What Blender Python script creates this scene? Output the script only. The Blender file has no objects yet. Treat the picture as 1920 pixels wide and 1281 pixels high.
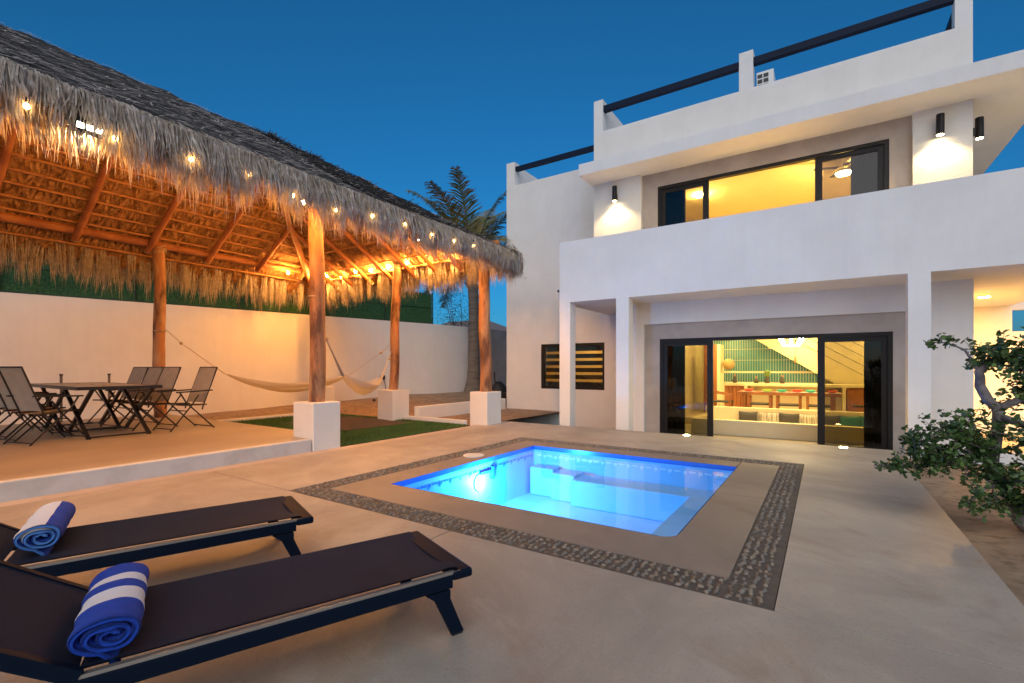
import bpy, bmesh, math, random
from mathutils import Vector, Matrix, noise
R = math.radians
random.seed(7)
S = bpy.context.scene
COL = S.collection

# ------------------------------------------------------------------ camera
cam_d = bpy.data.cameras.new('camera'); cam = bpy.data.objects.new('camera', cam_d); COL.objects.link(cam)
cam.location = (0, 0, 1.25); cam.rotation_euler = (R(90), 0, R(33.4))
cam_d.sensor_width = 36; cam_d.lens = 16.65; cam_d.shift_y = 0.0258
cam_d.clip_start = 0.05; cam_d.clip_end = 2000
S.camera = cam
# ------------------------------------------------------------------ world
W = bpy.data.worlds.new('World'); S.world = W; W.use_nodes = True
wn, wl = W.node_tree.nodes, W.node_tree.links
bg = wn['Background']
sky = wn.new('ShaderNodeTexSky'); sky.sky_type = 'NISHITA'; sky.sun_disc = False
SUN_EL, SUN_AZ = 7.0, 150.0        # low afterglow behind the camera, to its right
sky.sun_elevation = R(SUN_EL); sky.sun_rotation = R(SUN_AZ); sky.altitude = 0
sky.air_density = 1.0; sky.dust_density = 1.0; sky.ozone_density = 7.5
hs = wn.new('ShaderNodeHueSaturation'); hs.inputs['Saturation'].default_value = 1.0; hs.inputs['Hue'].default_value = 0.484
wl.new(sky.outputs[0], hs.inputs['Color']); wl.new(hs.outputs[0], bg.inputs[0])
bg.inputs[1].default_value = 0.142
# ------------------------------------------------------------------ sun (broad afterglow)
sd = bpy.data.lights.new('sun', 'SUN'); sun = bpy.data.objects.new('sun', sd); COL.objects.link(sun)
sd.energy = 1.85; sd.angle = R(80); sd.color = (1.0, 0.87, 0.74)
az = R(SUN_AZ); el = R(42)
dv = Vector((math.sin(az)*math.cos(el), math.cos(az)*math.cos(el), math.sin(el)))
sun.rotation_euler = dv.to_track_quat('Z', 'Y').to_euler()
# ------------------------------------------------------------------ view
S.view_settings.view_transform = 'Standard'; S.view_settings.look = 'None'
S.view_settings.exposure = 0.25; S.view_settings.gamma = 1.0; S.view_settings.use_curve_mapping = False
S.render.engine = 'CYCLES'
cy = S.cycles
cy.use_denoising = True
try: cy.denoiser = 'OPENIMAGEDENOISE'
except Exception: pass
cy.max_bounces = 8; cy.diffuse_bounces = 4; cy.glossy_bounces = 4; cy.transparent_max_bounces = 16
cy.caustics_reflective = False; cy.caustics_refractive = False
cy.sample_clamp_indirect = 6.0

# ================================================================== helpers
def mat(name, base=(.5,.5,.5), rough=.6, metal=0., spec=.5, c2=None, scale=4., detail=5., bump=0., bscale=None,
        stretch=(1,1,1), emit=None, estr=0., ramp=(.35,.65), c3=None, s3=12., subsurf=0., sheen=0., rvar=0.):
    m = bpy.data.materials.new(name); m.use_nodes = True
    n, l = m.node_tree.nodes, m.node_tree.links
    b = n['Principled BSDF']
    b.inputs['Base Color'].default_value = (*base, 1); b.inputs['Roughness'].default_value = rough
    b.inputs['Metallic'].default_value = metal; b.inputs['Specular IOR Level'].default_value = spec
    if sheen: b.inputs['Sheen Weight'].default_value = sheen
    if emit: b.inputs['Emission Color'].default_value = (*emit, 1); b.inputs['Emission Strength'].default_value = estr
    if c2 is not None or bump or rvar:
        tc = n.new('ShaderNodeTexCoord'); mp = n.new('ShaderNodeMapping'); mp.inputs['Scale'].default_value = stretch
        l.new(tc.outputs['Object'], mp.inputs['Vector'])
    if c2 is not None:
        nz = n.new('ShaderNodeTexNoise'); nz.inputs['Scale'].default_value = scale; nz.inputs['Detail'].default_value = detail
        nz.inputs['Roughness'].default_value = .6
        l.new(mp.outputs[0], nz.inputs['Vector'])
        cr = n.new('ShaderNodeValToRGB'); cr.color_ramp.elements[0].position = ramp[0]; cr.color_ramp.elements[1].position = ramp[1]
        cr.color_ramp.elements[0].color = (*base, 1); cr.color_ramp.elements[1].color = (*c2, 1)
        l.new(nz.outputs['Fac'], cr.inputs[0]); out = cr.outputs[0]
        if c3 is not None:
            n3 = n.new('ShaderNodeTexNoise'); n3.inputs['Scale'].default_value = s3; n3.inputs['Detail'].default_value = 6
            l.new(mp.outputs[0], n3.inputs['Vector'])
            r3 = n.new('ShaderNodeValToRGB'); r3.color_ramp.elements[0].position = .5; r3.color_ramp.elements[1].position = .72
            l.new(n3.outputs['Fac'], r3.inputs[0])
            mx = n.new('ShaderNodeMixRGB'); mx.inputs[2].default_value = (*c3, 1)
            l.new(r3.outputs[0], mx.inputs[0]); l.new(out, mx.inputs[1]); out = mx.outputs[0]
        l.new(out, b.inputs['Base Color'])
        if rvar:
            rr = n.new('ShaderNodeMapRange'); rr.inputs[3].default_value = rough-rvar; rr.inputs[4].default_value = rough+rvar
            l.new(nz.outputs['Fac'], rr.inputs[0]); l.new(rr.outputs[0], b.inputs['Roughness'])
    if bump:
        bn = n.new('ShaderNodeTexNoise'); bn.inputs['Scale'].default_value = bscale or scale*6; bn.inputs['Detail'].default_value = 4
        l.new(mp.outputs[0], bn.inputs['Vector'])
        bp = n.new('ShaderNodeBump'); bp.inputs['Strength'].default_value = bump; bp.inputs['Distance'].default_value = .01
        l.new(bn.outputs['Fac'], bp.inputs['Height']); l.new(bp.outputs[0], b.inputs['Normal'])
    return m

def emis(name, col, st):
    m = bpy.data.materials.new(name); m.use_nodes = True
    n, l = m.node_tree.nodes, m.node_tree.links
    n.remove(n['Principled BSDF']); e = n.new('ShaderNodeEmission')
    e.inputs[0].default_value = (*col, 1); e.inputs[1].default_value = st
    l.new(e.outputs[0], n['Material Output'].inputs[0]); return m

def glassy(name, tint, ior=1.5, bump=0., bscale=3.):
    m = bpy.data.materials.new(name); m.use_nodes = True
    n, l = m.node_tree.nodes, m.node_tree.links
    n.remove(n['Principled BSDF'])
    t = n.new('ShaderNodeBsdfTransparent'); t.inputs[0].default_value = (*tint, 1)
    g = n.new('ShaderNodeBsdfGlossy'); g.inputs['Roughness'].default_value = .02
    f = n.new('ShaderNodeFresnel'); f.inputs[0].default_value = ior
    mx = n.new('ShaderNodeMixShader')
    l.new(f.outputs[0], mx.inputs[0]); l.new(t.outputs[0], mx.inputs[1]); l.new(g.outputs[0], mx.inputs[2])
    l.new(mx.outputs[0], n['Material Output'].inputs[0])
    if bump:
        tc = n.new('ShaderNodeTexCoord'); bn = n.new('ShaderNodeTexNoise'); bn.inputs['Scale'].default_value = bscale; bn.inputs['Detail'].default_value = 2
        l.new(tc.outputs['Object'], bn.inputs['Vector'])
        bp = n.new('ShaderNodeBump'); bp.inputs['Strength'].default_value = bump; bp.inputs['Distance'].default_value = .02
        l.new(bn.outputs['Fac'], bp.inputs['Height']); l.new(bp.outputs[0], g.inputs['Normal']); l.new(bp.outputs[0], f.inputs['Normal'])
    return m

class MB:
    def __init__(s): s.v = []; s.f = []; s.mi = []; s.cur = 0
    def add(s, vs, fs):
        o = len(s.v); s.v += [tuple(p) for p in vs]
        for f in fs: s.f.append(tuple(o+i for i in f)); s.mi.append(s.cur)
    def box(s, x0, x1, y0, y1, z0, z1):
        s.add([(x0,y0,z0),(x1,y0,z0),(x1,y1,z0),(x0,y1,z0),(x0,y0,z1),(x1,y0,z1),(x1,y1,z1),(x0,y1,z1)],
              [(0,3,2,1),(4,5,6,7),(0,1,5,4),(1,2,6,5),(2,3,7,6),(3,0,4,7)]); return s
    def prism(s, poly, z0, z1):
        n = len(poly)
        s.add([(x,y,z0) for x,y in poly]+[(x,y,z1) for x,y in poly],
              [tuple(range(n-1,-1,-1)), tuple(range(n,2*n))]+[(i,(i+1)%n,n+(i+1)%n,n+i) for i in range(n)]); return s
    def prism_xz(s, poly, y0, y1):
        n = len(poly)
        s.add([(x,y0,z) for x,z in poly]+[(x,y1,z) for x,z in poly],
              [tuple(range(n)), tuple(range(2*n-1,n-1,-1))]+[(i,n+i,n+(i+1)%n,(i+1)%n) for i in range(n)]); return s
    def tube(s, path, radii, n=8, caps=True, flat=1.0):
        path = [Vector(p) for p in path]
        if not isinstance(radii, (list, tuple)): radii = [radii]*len(path)
        rings = []; up = None
        for i, p in enumerate(path):
            d = (path[min(i+1,len(path)-1)]-path[max(i-1,0)]).normalized()
            if up is None:
                up = Vector((0,0,1)) if abs(d.z) < .9 else Vector((1,0,0))
            a = d.cross(up).normalized(); up = a.cross(d).normalized(); r = radii[i]
            rings.append([p+a*(math.cos(2*math.pi*k/n)*r)+up*(math.sin(2*math.pi*k/n)*r*flat) for k in range(n)])
        o = len(s.v)
        for rg in rings: s.v += [tuple(q) for q in rg]
        for i in range(len(path)-1):
            for k in range(n):
                s.f.append((o+i*n+k, o+i*n+(k+1)%n, o+(i+1)*n+(k+1)%n, o+(i+1)*n+k)); s.mi.append(s.cur)
        if caps:
            s.f.append(tuple(o+k for k in range(n-1,-1,-1))); s.mi.append(s.cur)
            e = o+(len(path)-1)*n; s.f.append(tuple(e+k for k in range(n))); s.mi.append(s.cur)
        return s
    def bar(s, p0, p1, w, h=None, up=(0,0,1)):
        p0, p1 = Vector(p0), Vector(p1); h = h or w; d = (p1-p0).normalized(); up = Vector(up)
        if abs(d.dot(up)) > .98: up = Vector((0,1,0))
        a = d.cross(up).normalized()*(w/2); b = a.cross(d).normalized()*(h/2)
        vs = [q+sa*a+sb*b for q in (p0,p1) for sa,sb in ((-1,-1),(1,-1),(1,1),(-1,1))]
        s.add(vs, [(0,1,2,3),(7,6,5,4),(0,4,5,1),(1,5,6,2),(2,6,7,3),(3,7,4,0)]); return s
    def lathe(s, prof, c=(0,0,0), n=16):
        o = len(s.v)
        for r, z in prof:
            for k in range(n): a = 2*math.pi*k/n; s.v.append((c[0]+r*math.cos(a), c[1]+r*math.sin(a), c[2]+z))
        for i in range(len(prof)-1):
            for k in range(n): s.f.append((o+i*n+k,o+i*n+(k+1)%n,o+(i+1)*n+(k+1)%n,o+(i+1)*n+k)); s.mi.append(s.cur)
        s.f.append(tuple(o+k for k in range(n-1,-1,-1))); s.mi.append(s.cur)
        e = o+(len(prof)-1)*n; s.f.append(tuple(e+k for k in range(n))); s.mi.append(s.cur)
        return s
    def ball(s, c, r, sc=(1,1,1), n=8, m=5):
        pr = [(r*math.sin(math.pi*(i+.02)/(m+.04))*1.0, -r*math.cos(math.pi*(i+.02)/(m+.04))) for i in range(m+1)]
        o = len(s.v); s.lathe(pr, (0,0,0), n)
        for i in range(o, len(s.v)): v = s.v[i]; s.v[i] = (c[0]+v[0]*sc[0], c[1]+v[1]*sc[1], c[2]+v[2]*sc[2])
        return s
    def gridwall(s, axis, lo, hi, us, zs, hole):
        """slab between lo..hi on axis 'y' (u = x) or 'x' (u = y); hole(u,z) says which cells are open"""
        nu, nz = len(us)-1, len(zs)-1
        fill = [[not hole((us[i]+us[i+1])/2, (zs[j]+zs[j+1])/2) for j in range(nz)] for i in range(nu)]
        P = (lambda u, d, z: (u, d, z)) if axis == 'y' else (lambda u, d, z: (d, u, z))
        F = lambda i, j: 0 <= i < nu and 0 <= j < nz and fill[i][j]
        for i in range(nu):
            for j in range(nz):
                if not fill[i][j]: continue
                a, b, c, d = us[i], us[i+1], zs[j], zs[j+1]
                s.add([P(a,lo,c),P(b,lo,c),P(b,lo,d),P(a,lo,d)], [(0,1,2,3)])
                s.add([P(a,hi,c),P(b,hi,c),P(b,hi,d),P(a,hi,d)], [(3,2,1,0)])
                if not F(i-1,j): s.add([P(a,lo,c),P(a,hi,c),P(a,hi,d),P(a,lo,d)], [(3,2,1,0)])
                if not F(i+1,j): s.add([P(b,lo,c),P(b,hi,c),P(b,hi,d),P(b,lo,d)], [(0,1,2,3)])
                if not F(i,j-1): s.add([P(a,lo,c),P(b,lo,c),P(b,hi,c),P(a,hi,c)], [(3,2,1,0)])
                if not F(i,j+1): s.add([P(a,lo,d),P(b,lo,d),P(b,hi,d),P(a,hi,d)], [(0,1,2,3)])
        return s
    def build(s, name, m, parent=None, smooth=False, bevel=0., local=False, kind=None, merge=False):
        off = Vector((0,0,0))
        if parent is not None and not local:
            p = parent
            while p is not None: off += p.location; p = p.parent
        me = bpy.data.meshes.new(name)
        me.from_pydata([(x-off.x, y-off.y, z-off.z) for x,y,z in s.v], [], s.f)
        ms = m if isinstance(m, (list, tuple)) else [m]
        for q in ms: me.materials.append(q)
        if len(ms) > 1: me.polygons.foreach_set('material_index', s.mi)
        if bevel or merge:
            bm = bmesh.new(); bm.from_mesh(me)
            if merge: bmesh.ops.remove_doubles(bm, verts=bm.verts, dist=1e-5)
            bmesh.ops.recalc_face_normals(bm, faces=bm.faces)
            if bevel:
                es = [e for e in bm.edges if len(e.link_faces) == 2 and e.calc_face_angle(0) > .5]
                bmesh.ops.bevel(bm, geom=es, offset=bevel, segments=2, affect='EDGES', profile=.5)
            bm.to_mesh(me); bm.free()
        if smooth:
            me.polygons.foreach_set('use_smooth', [True]*len(me.polygons))
            if smooth != 2:
                try: me.set_sharp_from_angle(angle=R(42))
                except Exception: pass
        me.update()
        o = bpy.data.objects.new(name, me); COL.objects.link(o)
        if parent is not None: o.parent = parent
        if kind: o['kind'] = kind
        return o

def tag(o, label, cat, group=None):
    o['label'] = label; o['category'] = cat
    if group: o['group'] = group
    return o
def thing(name, label, cat, loc=(0,0,0), rz=0., group=None):
    o = bpy.data.objects.new(name, None); COL.objects.link(o); o.empty_display_size = .2
    o.location = loc; o.rotation_euler = (0,0,rz); return tag(o, label, cat, group)
def copy_tree(o, parent=None):
    c = o.copy(); COL.objects.link(c); c.parent = parent
    for ch in list(o.children): copy_tree(ch, c)
    return c
def inst(src, name, parent, loc, rot=(0,0,0), sc=(1,1,1)):
    o = bpy.data.objects.new(name, src); COL.objects.link(o); o.parent = parent
    o.location = loc; o.rotation_euler = rot; o.scale = sc; return o
def rnd(a, b): return random.uniform(a, b)
def light(kind, name, parent, loc, energy, color, **kw):
    d = bpy.data.lights.new(name, kind); d.energy = energy; d.color = color
    rot = kw.pop('rot', None)
    for k, v in kw.items(): setattr(d, k, v)
    o = bpy.data.objects.new(name, d); COL.objects.link(o)
    if parent is not None: o.parent = parent
    o.location = loc
    if rot: o.rotation_euler = rot
    return o

# ================================================================== materials
M = {}
M['white'] = mat('white_stucco', (.76,.745,.73), .85, c2=(.70,.685,.67), scale=1.3, bump=.25, bscale=60, spec=.2)
def stucco(name, base, dirt):
    m = mat(name, base, .85, c2=tuple(v*.93 for v in base), scale=1.3, bump=.35, bscale=55, spec=.2)
    n, l = m.node_tree.nodes, m.node_tree.links; b = n['Principled BSDF']; src = b.inputs['Base Color'].links[0].from_socket
    tc = n.new('ShaderNodeTexCoord'); mp = n.new('ShaderNodeMapping'); mp.inputs['Scale'].default_value = (3.2,3.2,.22)
    nz = n.new('ShaderNodeTexNoise'); nz.inputs['Scale'].default_value = 2.4; nz.inputs['Detail'].default_value = 9; nz.inputs['Roughness'].default_value = .7
    cr = n.new('ShaderNodeValToRGB'); cr.color_ramp.elements[0].position = .50; cr.color_ramp.elements[1].position = .80; cr.color_ramp.elements[1].color = (.22,.22,.22,1)
    mx = n.new('ShaderNodeMixRGB'); mx.inputs[2].default_value = (*dirt,1)
    l.new(tc.outputs['Object'], mp.inputs[0]); l.new(mp.outputs[0], nz.inputs['Vector']); l.new(nz.outputs['Fac'], cr.inputs[0]); l.new(cr.outputs[0], mx.inputs[0]); l.new(src, mx.inputs[1]); l.new(mx.outputs[0], b.inputs['Base Color'])
    return m
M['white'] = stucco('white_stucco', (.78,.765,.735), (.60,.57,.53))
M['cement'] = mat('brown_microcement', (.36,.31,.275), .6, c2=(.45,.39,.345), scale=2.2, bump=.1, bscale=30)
def concrete(name, a, b, stain, rough=.5, seed=0.):
    m = mat(name, a, rough, c2=b, scale=.9, detail=10, stretch=(.85,1.25,1), ramp=(.28,.74), bump=.18, bscale=70, rvar=.14)
    n, l = m.node_tree.nodes, m.node_tree.links; bs = n['Principled BSDF']; src = bs.inputs['Base Color'].links[0].from_socket
    tc = n.new('ShaderNodeTexCoord'); mp = n.new('ShaderNodeMapping'); mp.inputs['Location'].default_value = (seed,seed*2,0); mp.inputs['Rotation'].default_value = (0,0,.6)
    l.new(tc.outputs['Object'], mp.inputs[0])
    def layer(src, scale, detail, dist, p0, p1, col, amt, st=(1,1,1)):
        m2 = n.new('ShaderNodeMapping'); m2.inputs['Scale'].default_value = st; l.new(mp.outputs[0], m2.inputs[0])
        z = n.new('ShaderNodeTexNoise'); z.inputs['Scale'].default_value = scale; z.inputs['Detail'].default_value = detail; z.inputs['Distortion'].default_value = dist; z.inputs['Roughness'].default_value = .65
        c = n.new('ShaderNodeValToRGB'); c.color_ramp.elements[0].position = p0; c.color_ramp.elements[1].position = p1; c.color_ramp.elements[1].color = (amt,amt,amt,1)
        x = n.new('ShaderNodeMixRGB'); x.inputs[2].default_value = (*col,1)
        l.new(m2.outputs[0], z.inputs['Vector']); l.new(z.outputs['Fac'], c.inputs[0]); l.new(c.outputs[0], x.inputs[0]); l.new(src, x.inputs[1]); return x.outputs[0]
    o = layer(src, .55, 8, .9, .42, .70, tuple(v*.66 for v in b), .85)        # broad damp-looking tone changes
    o = layer(o, 1.7, 12, .5, .53, .74, stain, .7, (.7,1.15,1))             # rust-brown smears
    o = layer(o, 3.2, 11, .4, .55, .75, tuple(v*1.15 for v in a), .4, (.6,1.3,1))   # pale trowel swipes
    o = layer(o, 60, 4, 0, .56, .72, tuple(v*.55 for v in b), .55)          # grit and pores
    o = layer(o, 140, 2, 0, .58, .72, tuple(v*1.4 for v in a), .4)
    l.new(o, bs.inputs['Base Color']); return m
M['concrete'] = concrete('deck_concrete', (.40,.36,.305), (.31,.28,.24), (.24,.18,.125), .60)
M['surround'] = concrete('pool_surround_cement', (.205,.168,.138), (.25,.21,.175), (.14,.11,.09), .6, 5.)
M['platform'] = mat('platform_concrete', (.40,.335,.25), .5, c2=(.33,.27,.20), scale=.9, detail=8, stretch=(1,.5,1), bump=.08, bscale=40)
M['kerb'] = mat('painted_kerb', (.60,.59,.58), .75, c2=(.45,.43,.41), scale=3, detail=8, bump=.15, ramp=(.45,.8))
M['grout'] = mat('dark_grout', (.10,.088,.075), .8, c2=(.065,.055,.047), scale=8, bump=.4, bscale=70)
M['pebA'] = mat('pebble_tan', (.21,.17,.125), .5); M['pebB'] = mat('pebble_grey', (.15,.14,.125), .4)
M['pebC'] = mat('pebble_brown', (.13,.095,.065), .45); M['pebD'] = mat('pebble_pale', (.25,.215,.17), .5)
M['sand'] = mat('sand', (.34,.24,.155), .95, c2=(.24,.165,.105), scale=2.5, detail=9, bump=.6, bscale=25, c3=(.15,.10,.06), s3=9)
M['ground'] = mat('dry_ground', (.26,.20,.14), .95, c2=(.2,.155,.11), scale=.3, detail=9, bump=.4, bscale=8)
M['soil'] = mat('dark_soil', (.10,.07,.05), .95, c2=(.06,.045,.035), scale=6, bump=.5, bscale=40)
M['grassbase'] = mat('turf_backing', (.03,.06,.012), .9)
M['grass'] = mat('turf_blades', (.05,.12,.018), .7, c2=(.07,.15,.025), scale=1.5)
M['mat'] = mat('brown_mat', (.055,.038,.028), .9, c2=(.04,.028,.02), scale=20, bump=.3, bscale=120)
M['navy'] = mat('navy_metal', (.006,.014,.034), .6, spec=.15)
M['black'] = mat('black_metal', (.012,.012,.014), .38)
M['frame'] = mat('bronze_aluminium', (.014,.011,.010), .45, spec=.3)
M['sling'] = mat('dark_sling', (.011,.019,.038), .6, c2=(.015,.023,.044), scale=3, bump=.35, bscale=420, spec=.04)
M['lounge'] = mat('lounger_frame', (.005,.010,.022), .55, spec=.05)
M['edge'] = mat('aluminium_edge', (.45,.42,.38), .35, metal=.8)
M['taupe'] = mat('taupe_sling', (.40,.345,.275), .75, c2=(.34,.29,.23), scale=6, bump=.4, bscale=300)
M['tabletop'] = mat('table_slats', (.22,.17,.115), .3, c2=(.16,.12,.08), scale=4, stretch=(1,8,1))
M['towelb'] = mat('towel_blue', (.002,.045,.40), .95, bump=.9, bscale=260, c2=(.003,.06,.48), scale=30)
M['towelw'] = mat('towel_white', (.78,.80,.86), .95, bump=.9, bscale=260)
M['towell'] = mat('towel_light_blue', (.07,.22,.62), .95, bump=.9, bscale=260)
M['log'] = mat('peeled_log', (.38,.175,.075), .7, c2=(.12,.05,.025), scale=4.2, detail=9, stretch=(1,1,.30), ramp=(.47,.60), c3=(.46,.29,.16), s3=5.5, bump=1.0, bscale=26)
M['pole'] = mat('roof_pole', (.42,.165,.055), .65, c2=(.27,.09,.03), scale=2.5, detail=6, bump=.4, bscale=22)
M['batten'] = mat('roof_batten', (.50,.24,.09), .7, c2=(.36,.16,.06), scale=3, bump=.3)
M['rope'] = mat('rope', (.42,.33,.22), .9, bump=.5, bscale=150)
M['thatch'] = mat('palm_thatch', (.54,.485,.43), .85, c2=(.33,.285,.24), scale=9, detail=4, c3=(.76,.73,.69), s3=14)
def translucent(m, col, f):
    n, l = m.node_tree.nodes, m.node_tree.links; b = n['Principled BSDF']; o = n['Material Output']
    t = n.new('ShaderNodeBsdfTranslucent'); t.inputs[0].default_value = (*col, 1); x = n.new('ShaderNodeMixShader'); x.inputs[0].default_value = f
    l.new(b.outputs[0], x.inputs[1]); l.new(t.outputs[0], x.inputs[2]); l.new(x.outputs[0], o.inputs[0])
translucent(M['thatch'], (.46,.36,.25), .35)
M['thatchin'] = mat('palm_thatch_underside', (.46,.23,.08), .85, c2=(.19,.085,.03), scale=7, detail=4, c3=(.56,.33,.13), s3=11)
M['thatchdark'] = mat('netted_thatch', (.008,.008,.008), .95, c2=(.020,.019,.018), scale=12, detail=8, stretch=(1,.35,1), bump=1., bscale=30)
M['thatchdash'] = mat('netted_thatch_straw', (.42,.39,.365), .85, c2=(.16,.145,.135), scale=9)
M['net'] = mat('black_net', (.012,.012,.013), .8)
M['bulb'] = emis('bulb_glow', (1.0, .41, .08), 1850.)
M['bulbdim'] = emis('fringe_bulb_glow', (1.0, .58, .17), 55.)
M['socket'] = mat('black_rubber', (.01,.01,.01), .6)
M['flood'] = emis('flood_led', (1.0, .92, .72), 12.)
M['green'] = mat('green_mesh', (.006,.045,.024), .9, c2=(.02,.10,.03), scale=18, detail=8, c3=(.07,.17,.05), s3=45, bump=.5, bscale=150)
M['greenpost'] = mat('green_post', (.01,.04,.025), .5)
M['basin'] = mat('pool_shell', (.38,.66,.88), .5, c2=(.34,.62,.85), scale=2)
M['glaze'] = mat('blue_glazed_tile', (.03,.13,.55), .25)
M['water'] = glassy('pool_water', (.82,.95,1.0), 1.22, bump=.16, bscale=2.2)
M['pane'] = glassy('window_glass', (.56,.55,.47), 1.5)
M['uppane'] = glassy('upper_window_glass', (.62,.60,.55), 1.5)
M['plastic'] = mat('white_plastic', (.75,.75,.74), .4)
M['inwall'] = mat('interior_cream', (.72,.63,.42), .8, c2=(.68,.59,.39), scale=1.5)
M['infloor'] = mat('interior_floor', (.50,.42,.32), .4)
M['tile'] = mat('teal_tile', (.045,.15,.16), .25, c2=(.06,.19,.19), scale=6)
M['tilegrout'] = mat('tile_grout', (.66,.58,.38), .8)
M['wood'] = mat('orange_wood', (.36,.135,.045), .45, c2=(.26,.09,.03), scale=4, stretch=(1,1,.2), detail=6)
M['curtain'] = mat('dark_curtain', (.030,.026,.020), .9, bump=.2, bscale=60)
M['bluecurtain'] = mat('slate_curtain', (.06,.07,.09), .9, bump=.2, bscale=60)
M['cushg'] = mat('charcoal_cushion', (.06,.055,.055), .9, bump=.4, bscale=120)
M['cushs'] = mat('striped_cushion', (.52,.47,.38), .9, c2=(.25,.22,.18), scale=30, stretch=(1,.05,.05), ramp=(.48,.52))
M['cusht'] = mat('teal_cushion', (.02,.14,.11), .9, bump=.4, bscale=120)
M['blind'] = mat('dark_blind', (.02,.018,.015), .8)
M['trunk'] = mat('palm_trunk', (.20,.17,.14), .9, c2=(.12,.10,.085), scale=5, stretch=(.4,.4,3), bump=.8, bscale=20)
M['frond'] = mat('palm_frond', (.09,.11,.03), .6, c2=(.20,.15,.05), scale=2)
M['bark'] = mat('grey_bark', (.24,.205,.20), .85, c2=(.11,.09,.088), scale=14, detail=9, bump=1.0, bscale=45)
M['leaf'] = mat('dark_leaf', (.035,.075,.02), .45, c2=(.06,.115,.03), scale=4, spec=.4)
M['leafb'] = mat('light_leaf', (.10,.17,.04), .45, spec=.4)
M['scrub'] = mat('scrub_leaf', (.04,.055,.03), .8)
M['roofgrey'] = mat('grey_roof', (.16,.13,.13), .8)
M['ham'] = mat('hammock_cotton', (.72,.64,.52), .95, bump=.5, bscale=120); M['hamw'] = mat('hammock_white', (.62,.60,.62), .95, bump=.5, bscale=120)
translucent(M['ham'], (.7,.6,.45), .4); translucent(M['hamw'], (.7,.66,.62), .4)
M['warm'] = emis('warm_led', (1.0, .66, .26), 260.)
M['passlamp'] = emis('passage_led', (1.0, .48, .08), 3600.)
M['winlamp'] = emis('window_room_led', (1.0, .52, .12), 95.)
M['inlamp'] = emis('interior_led', (1.0, .70, .24), 480.)
M['uplamp'] = emis('upper_room_led', (1.0, .66, .18), 1700.)
M['chand'] = emis('chandelier_led', (1.0, .88, .62), 60.)
M['sconcelamp'] = emis('sconce_led', (1.0, .80, .44), 60.)
M['poollamp'] = emis('pool_lamp_led', (.10, .45, 1.0), 60.)
M['red'] = mat('red_glaze', (.5,.04,.02), .4); M['aqua'] = mat('aqua_glaze', (.03,.35,.25), .4); M['lime'] = mat('lime_glaze', (.25,.4,.03), .4)
M['woven'] = mat('woven_straw', (.35,.25,.1), .8, bump=.8, bscale=60)

# ================================================================== SETTING
def structure(o): o['kind'] = 'structure'; return o
FL = -0.30                                   # house porch floor
# ---- far ground with room for the pool and the sunken porch
g = MB()
def sheet(x0,x1,y0,y1,z): g.add([(x0,y0,z),(x1,y0,z),(x1,y1,z),(x0,y1,z)], [(0,1,2,3)])
sheet(-600,600,-600,600,-1.6)
structure(g.build('ground', M['ground']))
g = MB(); sheet(-14.8,-6.42,-12,30,-.06); structure(g.build('garden_ground', M['sand']))
g = MB(); sheet(-60,-14.8,-40,60,-.07); structure(g.build('neighbour_ground', M['ground']))
g = MB(); sheet(-14.8,40,30.01,60,-.5); structure(g.build('rear_ground', M['ground']))

# ---- pool deck: slabs with open joints
PX0, PX1, PY0, PY1 = -3.90, -0.92, 3.55, 6.56         # pool opening
CX0, CX1, CY0, CY1 = -4.56, -0.22, 2.78, 7.23         # pebble border, outer
IX0, IX1, IY0, IY1 = -4.29, -0.47, 3.06, 6.94         # pebble border, inner
deck = thing('pool_deck', 'x', 'x'); del deck['label']; del deck['category']; deck['kind'] = 'structure'
J = .004
def slab(x0,x1,y0,y1,m='concrete',nm='paving_slab',top=0.,bot=-.12):
    return MB().box(x0+J,x1-J,y0+J,y1-J,bot,top).build(nm, M[m], deck, bevel=.004)
DX0, DX1, DY1 = -6.18, .88, 9.2
slab(DX0,-4.56,2.78,5.2); slab(DX0,-4.56,5.2,DY1)
def pslab(poly, m='concrete'):
    return MB().prism(poly,-.12,0.).build('paving_slab', M[m], deck, bevel=.004)
pslab([(-.22+J,2.78+J),(DX1-J,2.78+J),(DX1-J,DY1-J),(-4.56+J,DY1-J),(-4.56+J,7.23+J),(-.22+J,7.23+J)])
slab(DX0,-2.4,-.6,2.78); slab(-2.4,DX1,-.6,2.78); slab(DX0,-2.4,-6,-.6); slab(-2.4,DX1,-6,-.6)
slab(DX0-.23,DX0,-6,DY1,'cement','edge_strip',top=-.004)
# pool surround (inside the pebbles)
slab(PX1,IX1,5.1,IY1,'surround')
OV = .006
pslab([(IX1-J,5.1-J),(PX1+OV,5.1-J),(PX1+OV,PY0-OV),(PX0-OV,PY0-OV),(PX0-OV,PY1+OV),(PX1-J,PY1+OV),(PX1-J,IY1-J),(IX0+J,IY1-J),(IX0+J,IY0+J),(IX1-J,IY0+J)],'surround')
MB().box(DX0-.23,DX1,-6,CY0,-.5,-.125).build('deck_base', M['grout'], deck)
MB().box(DX0-.23,CX0,CY0,DY1,-.5,-.125).build('deck_base', M['grout'], deck)
MB().box(CX1,DX1,CY0,DY1,-.5,-.125).build('deck_base', M['grout'], deck)
MB().box(CX0,CX1,CY1,DY1,-.5,-.125).build('deck_base', M['grout'], deck)
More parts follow.
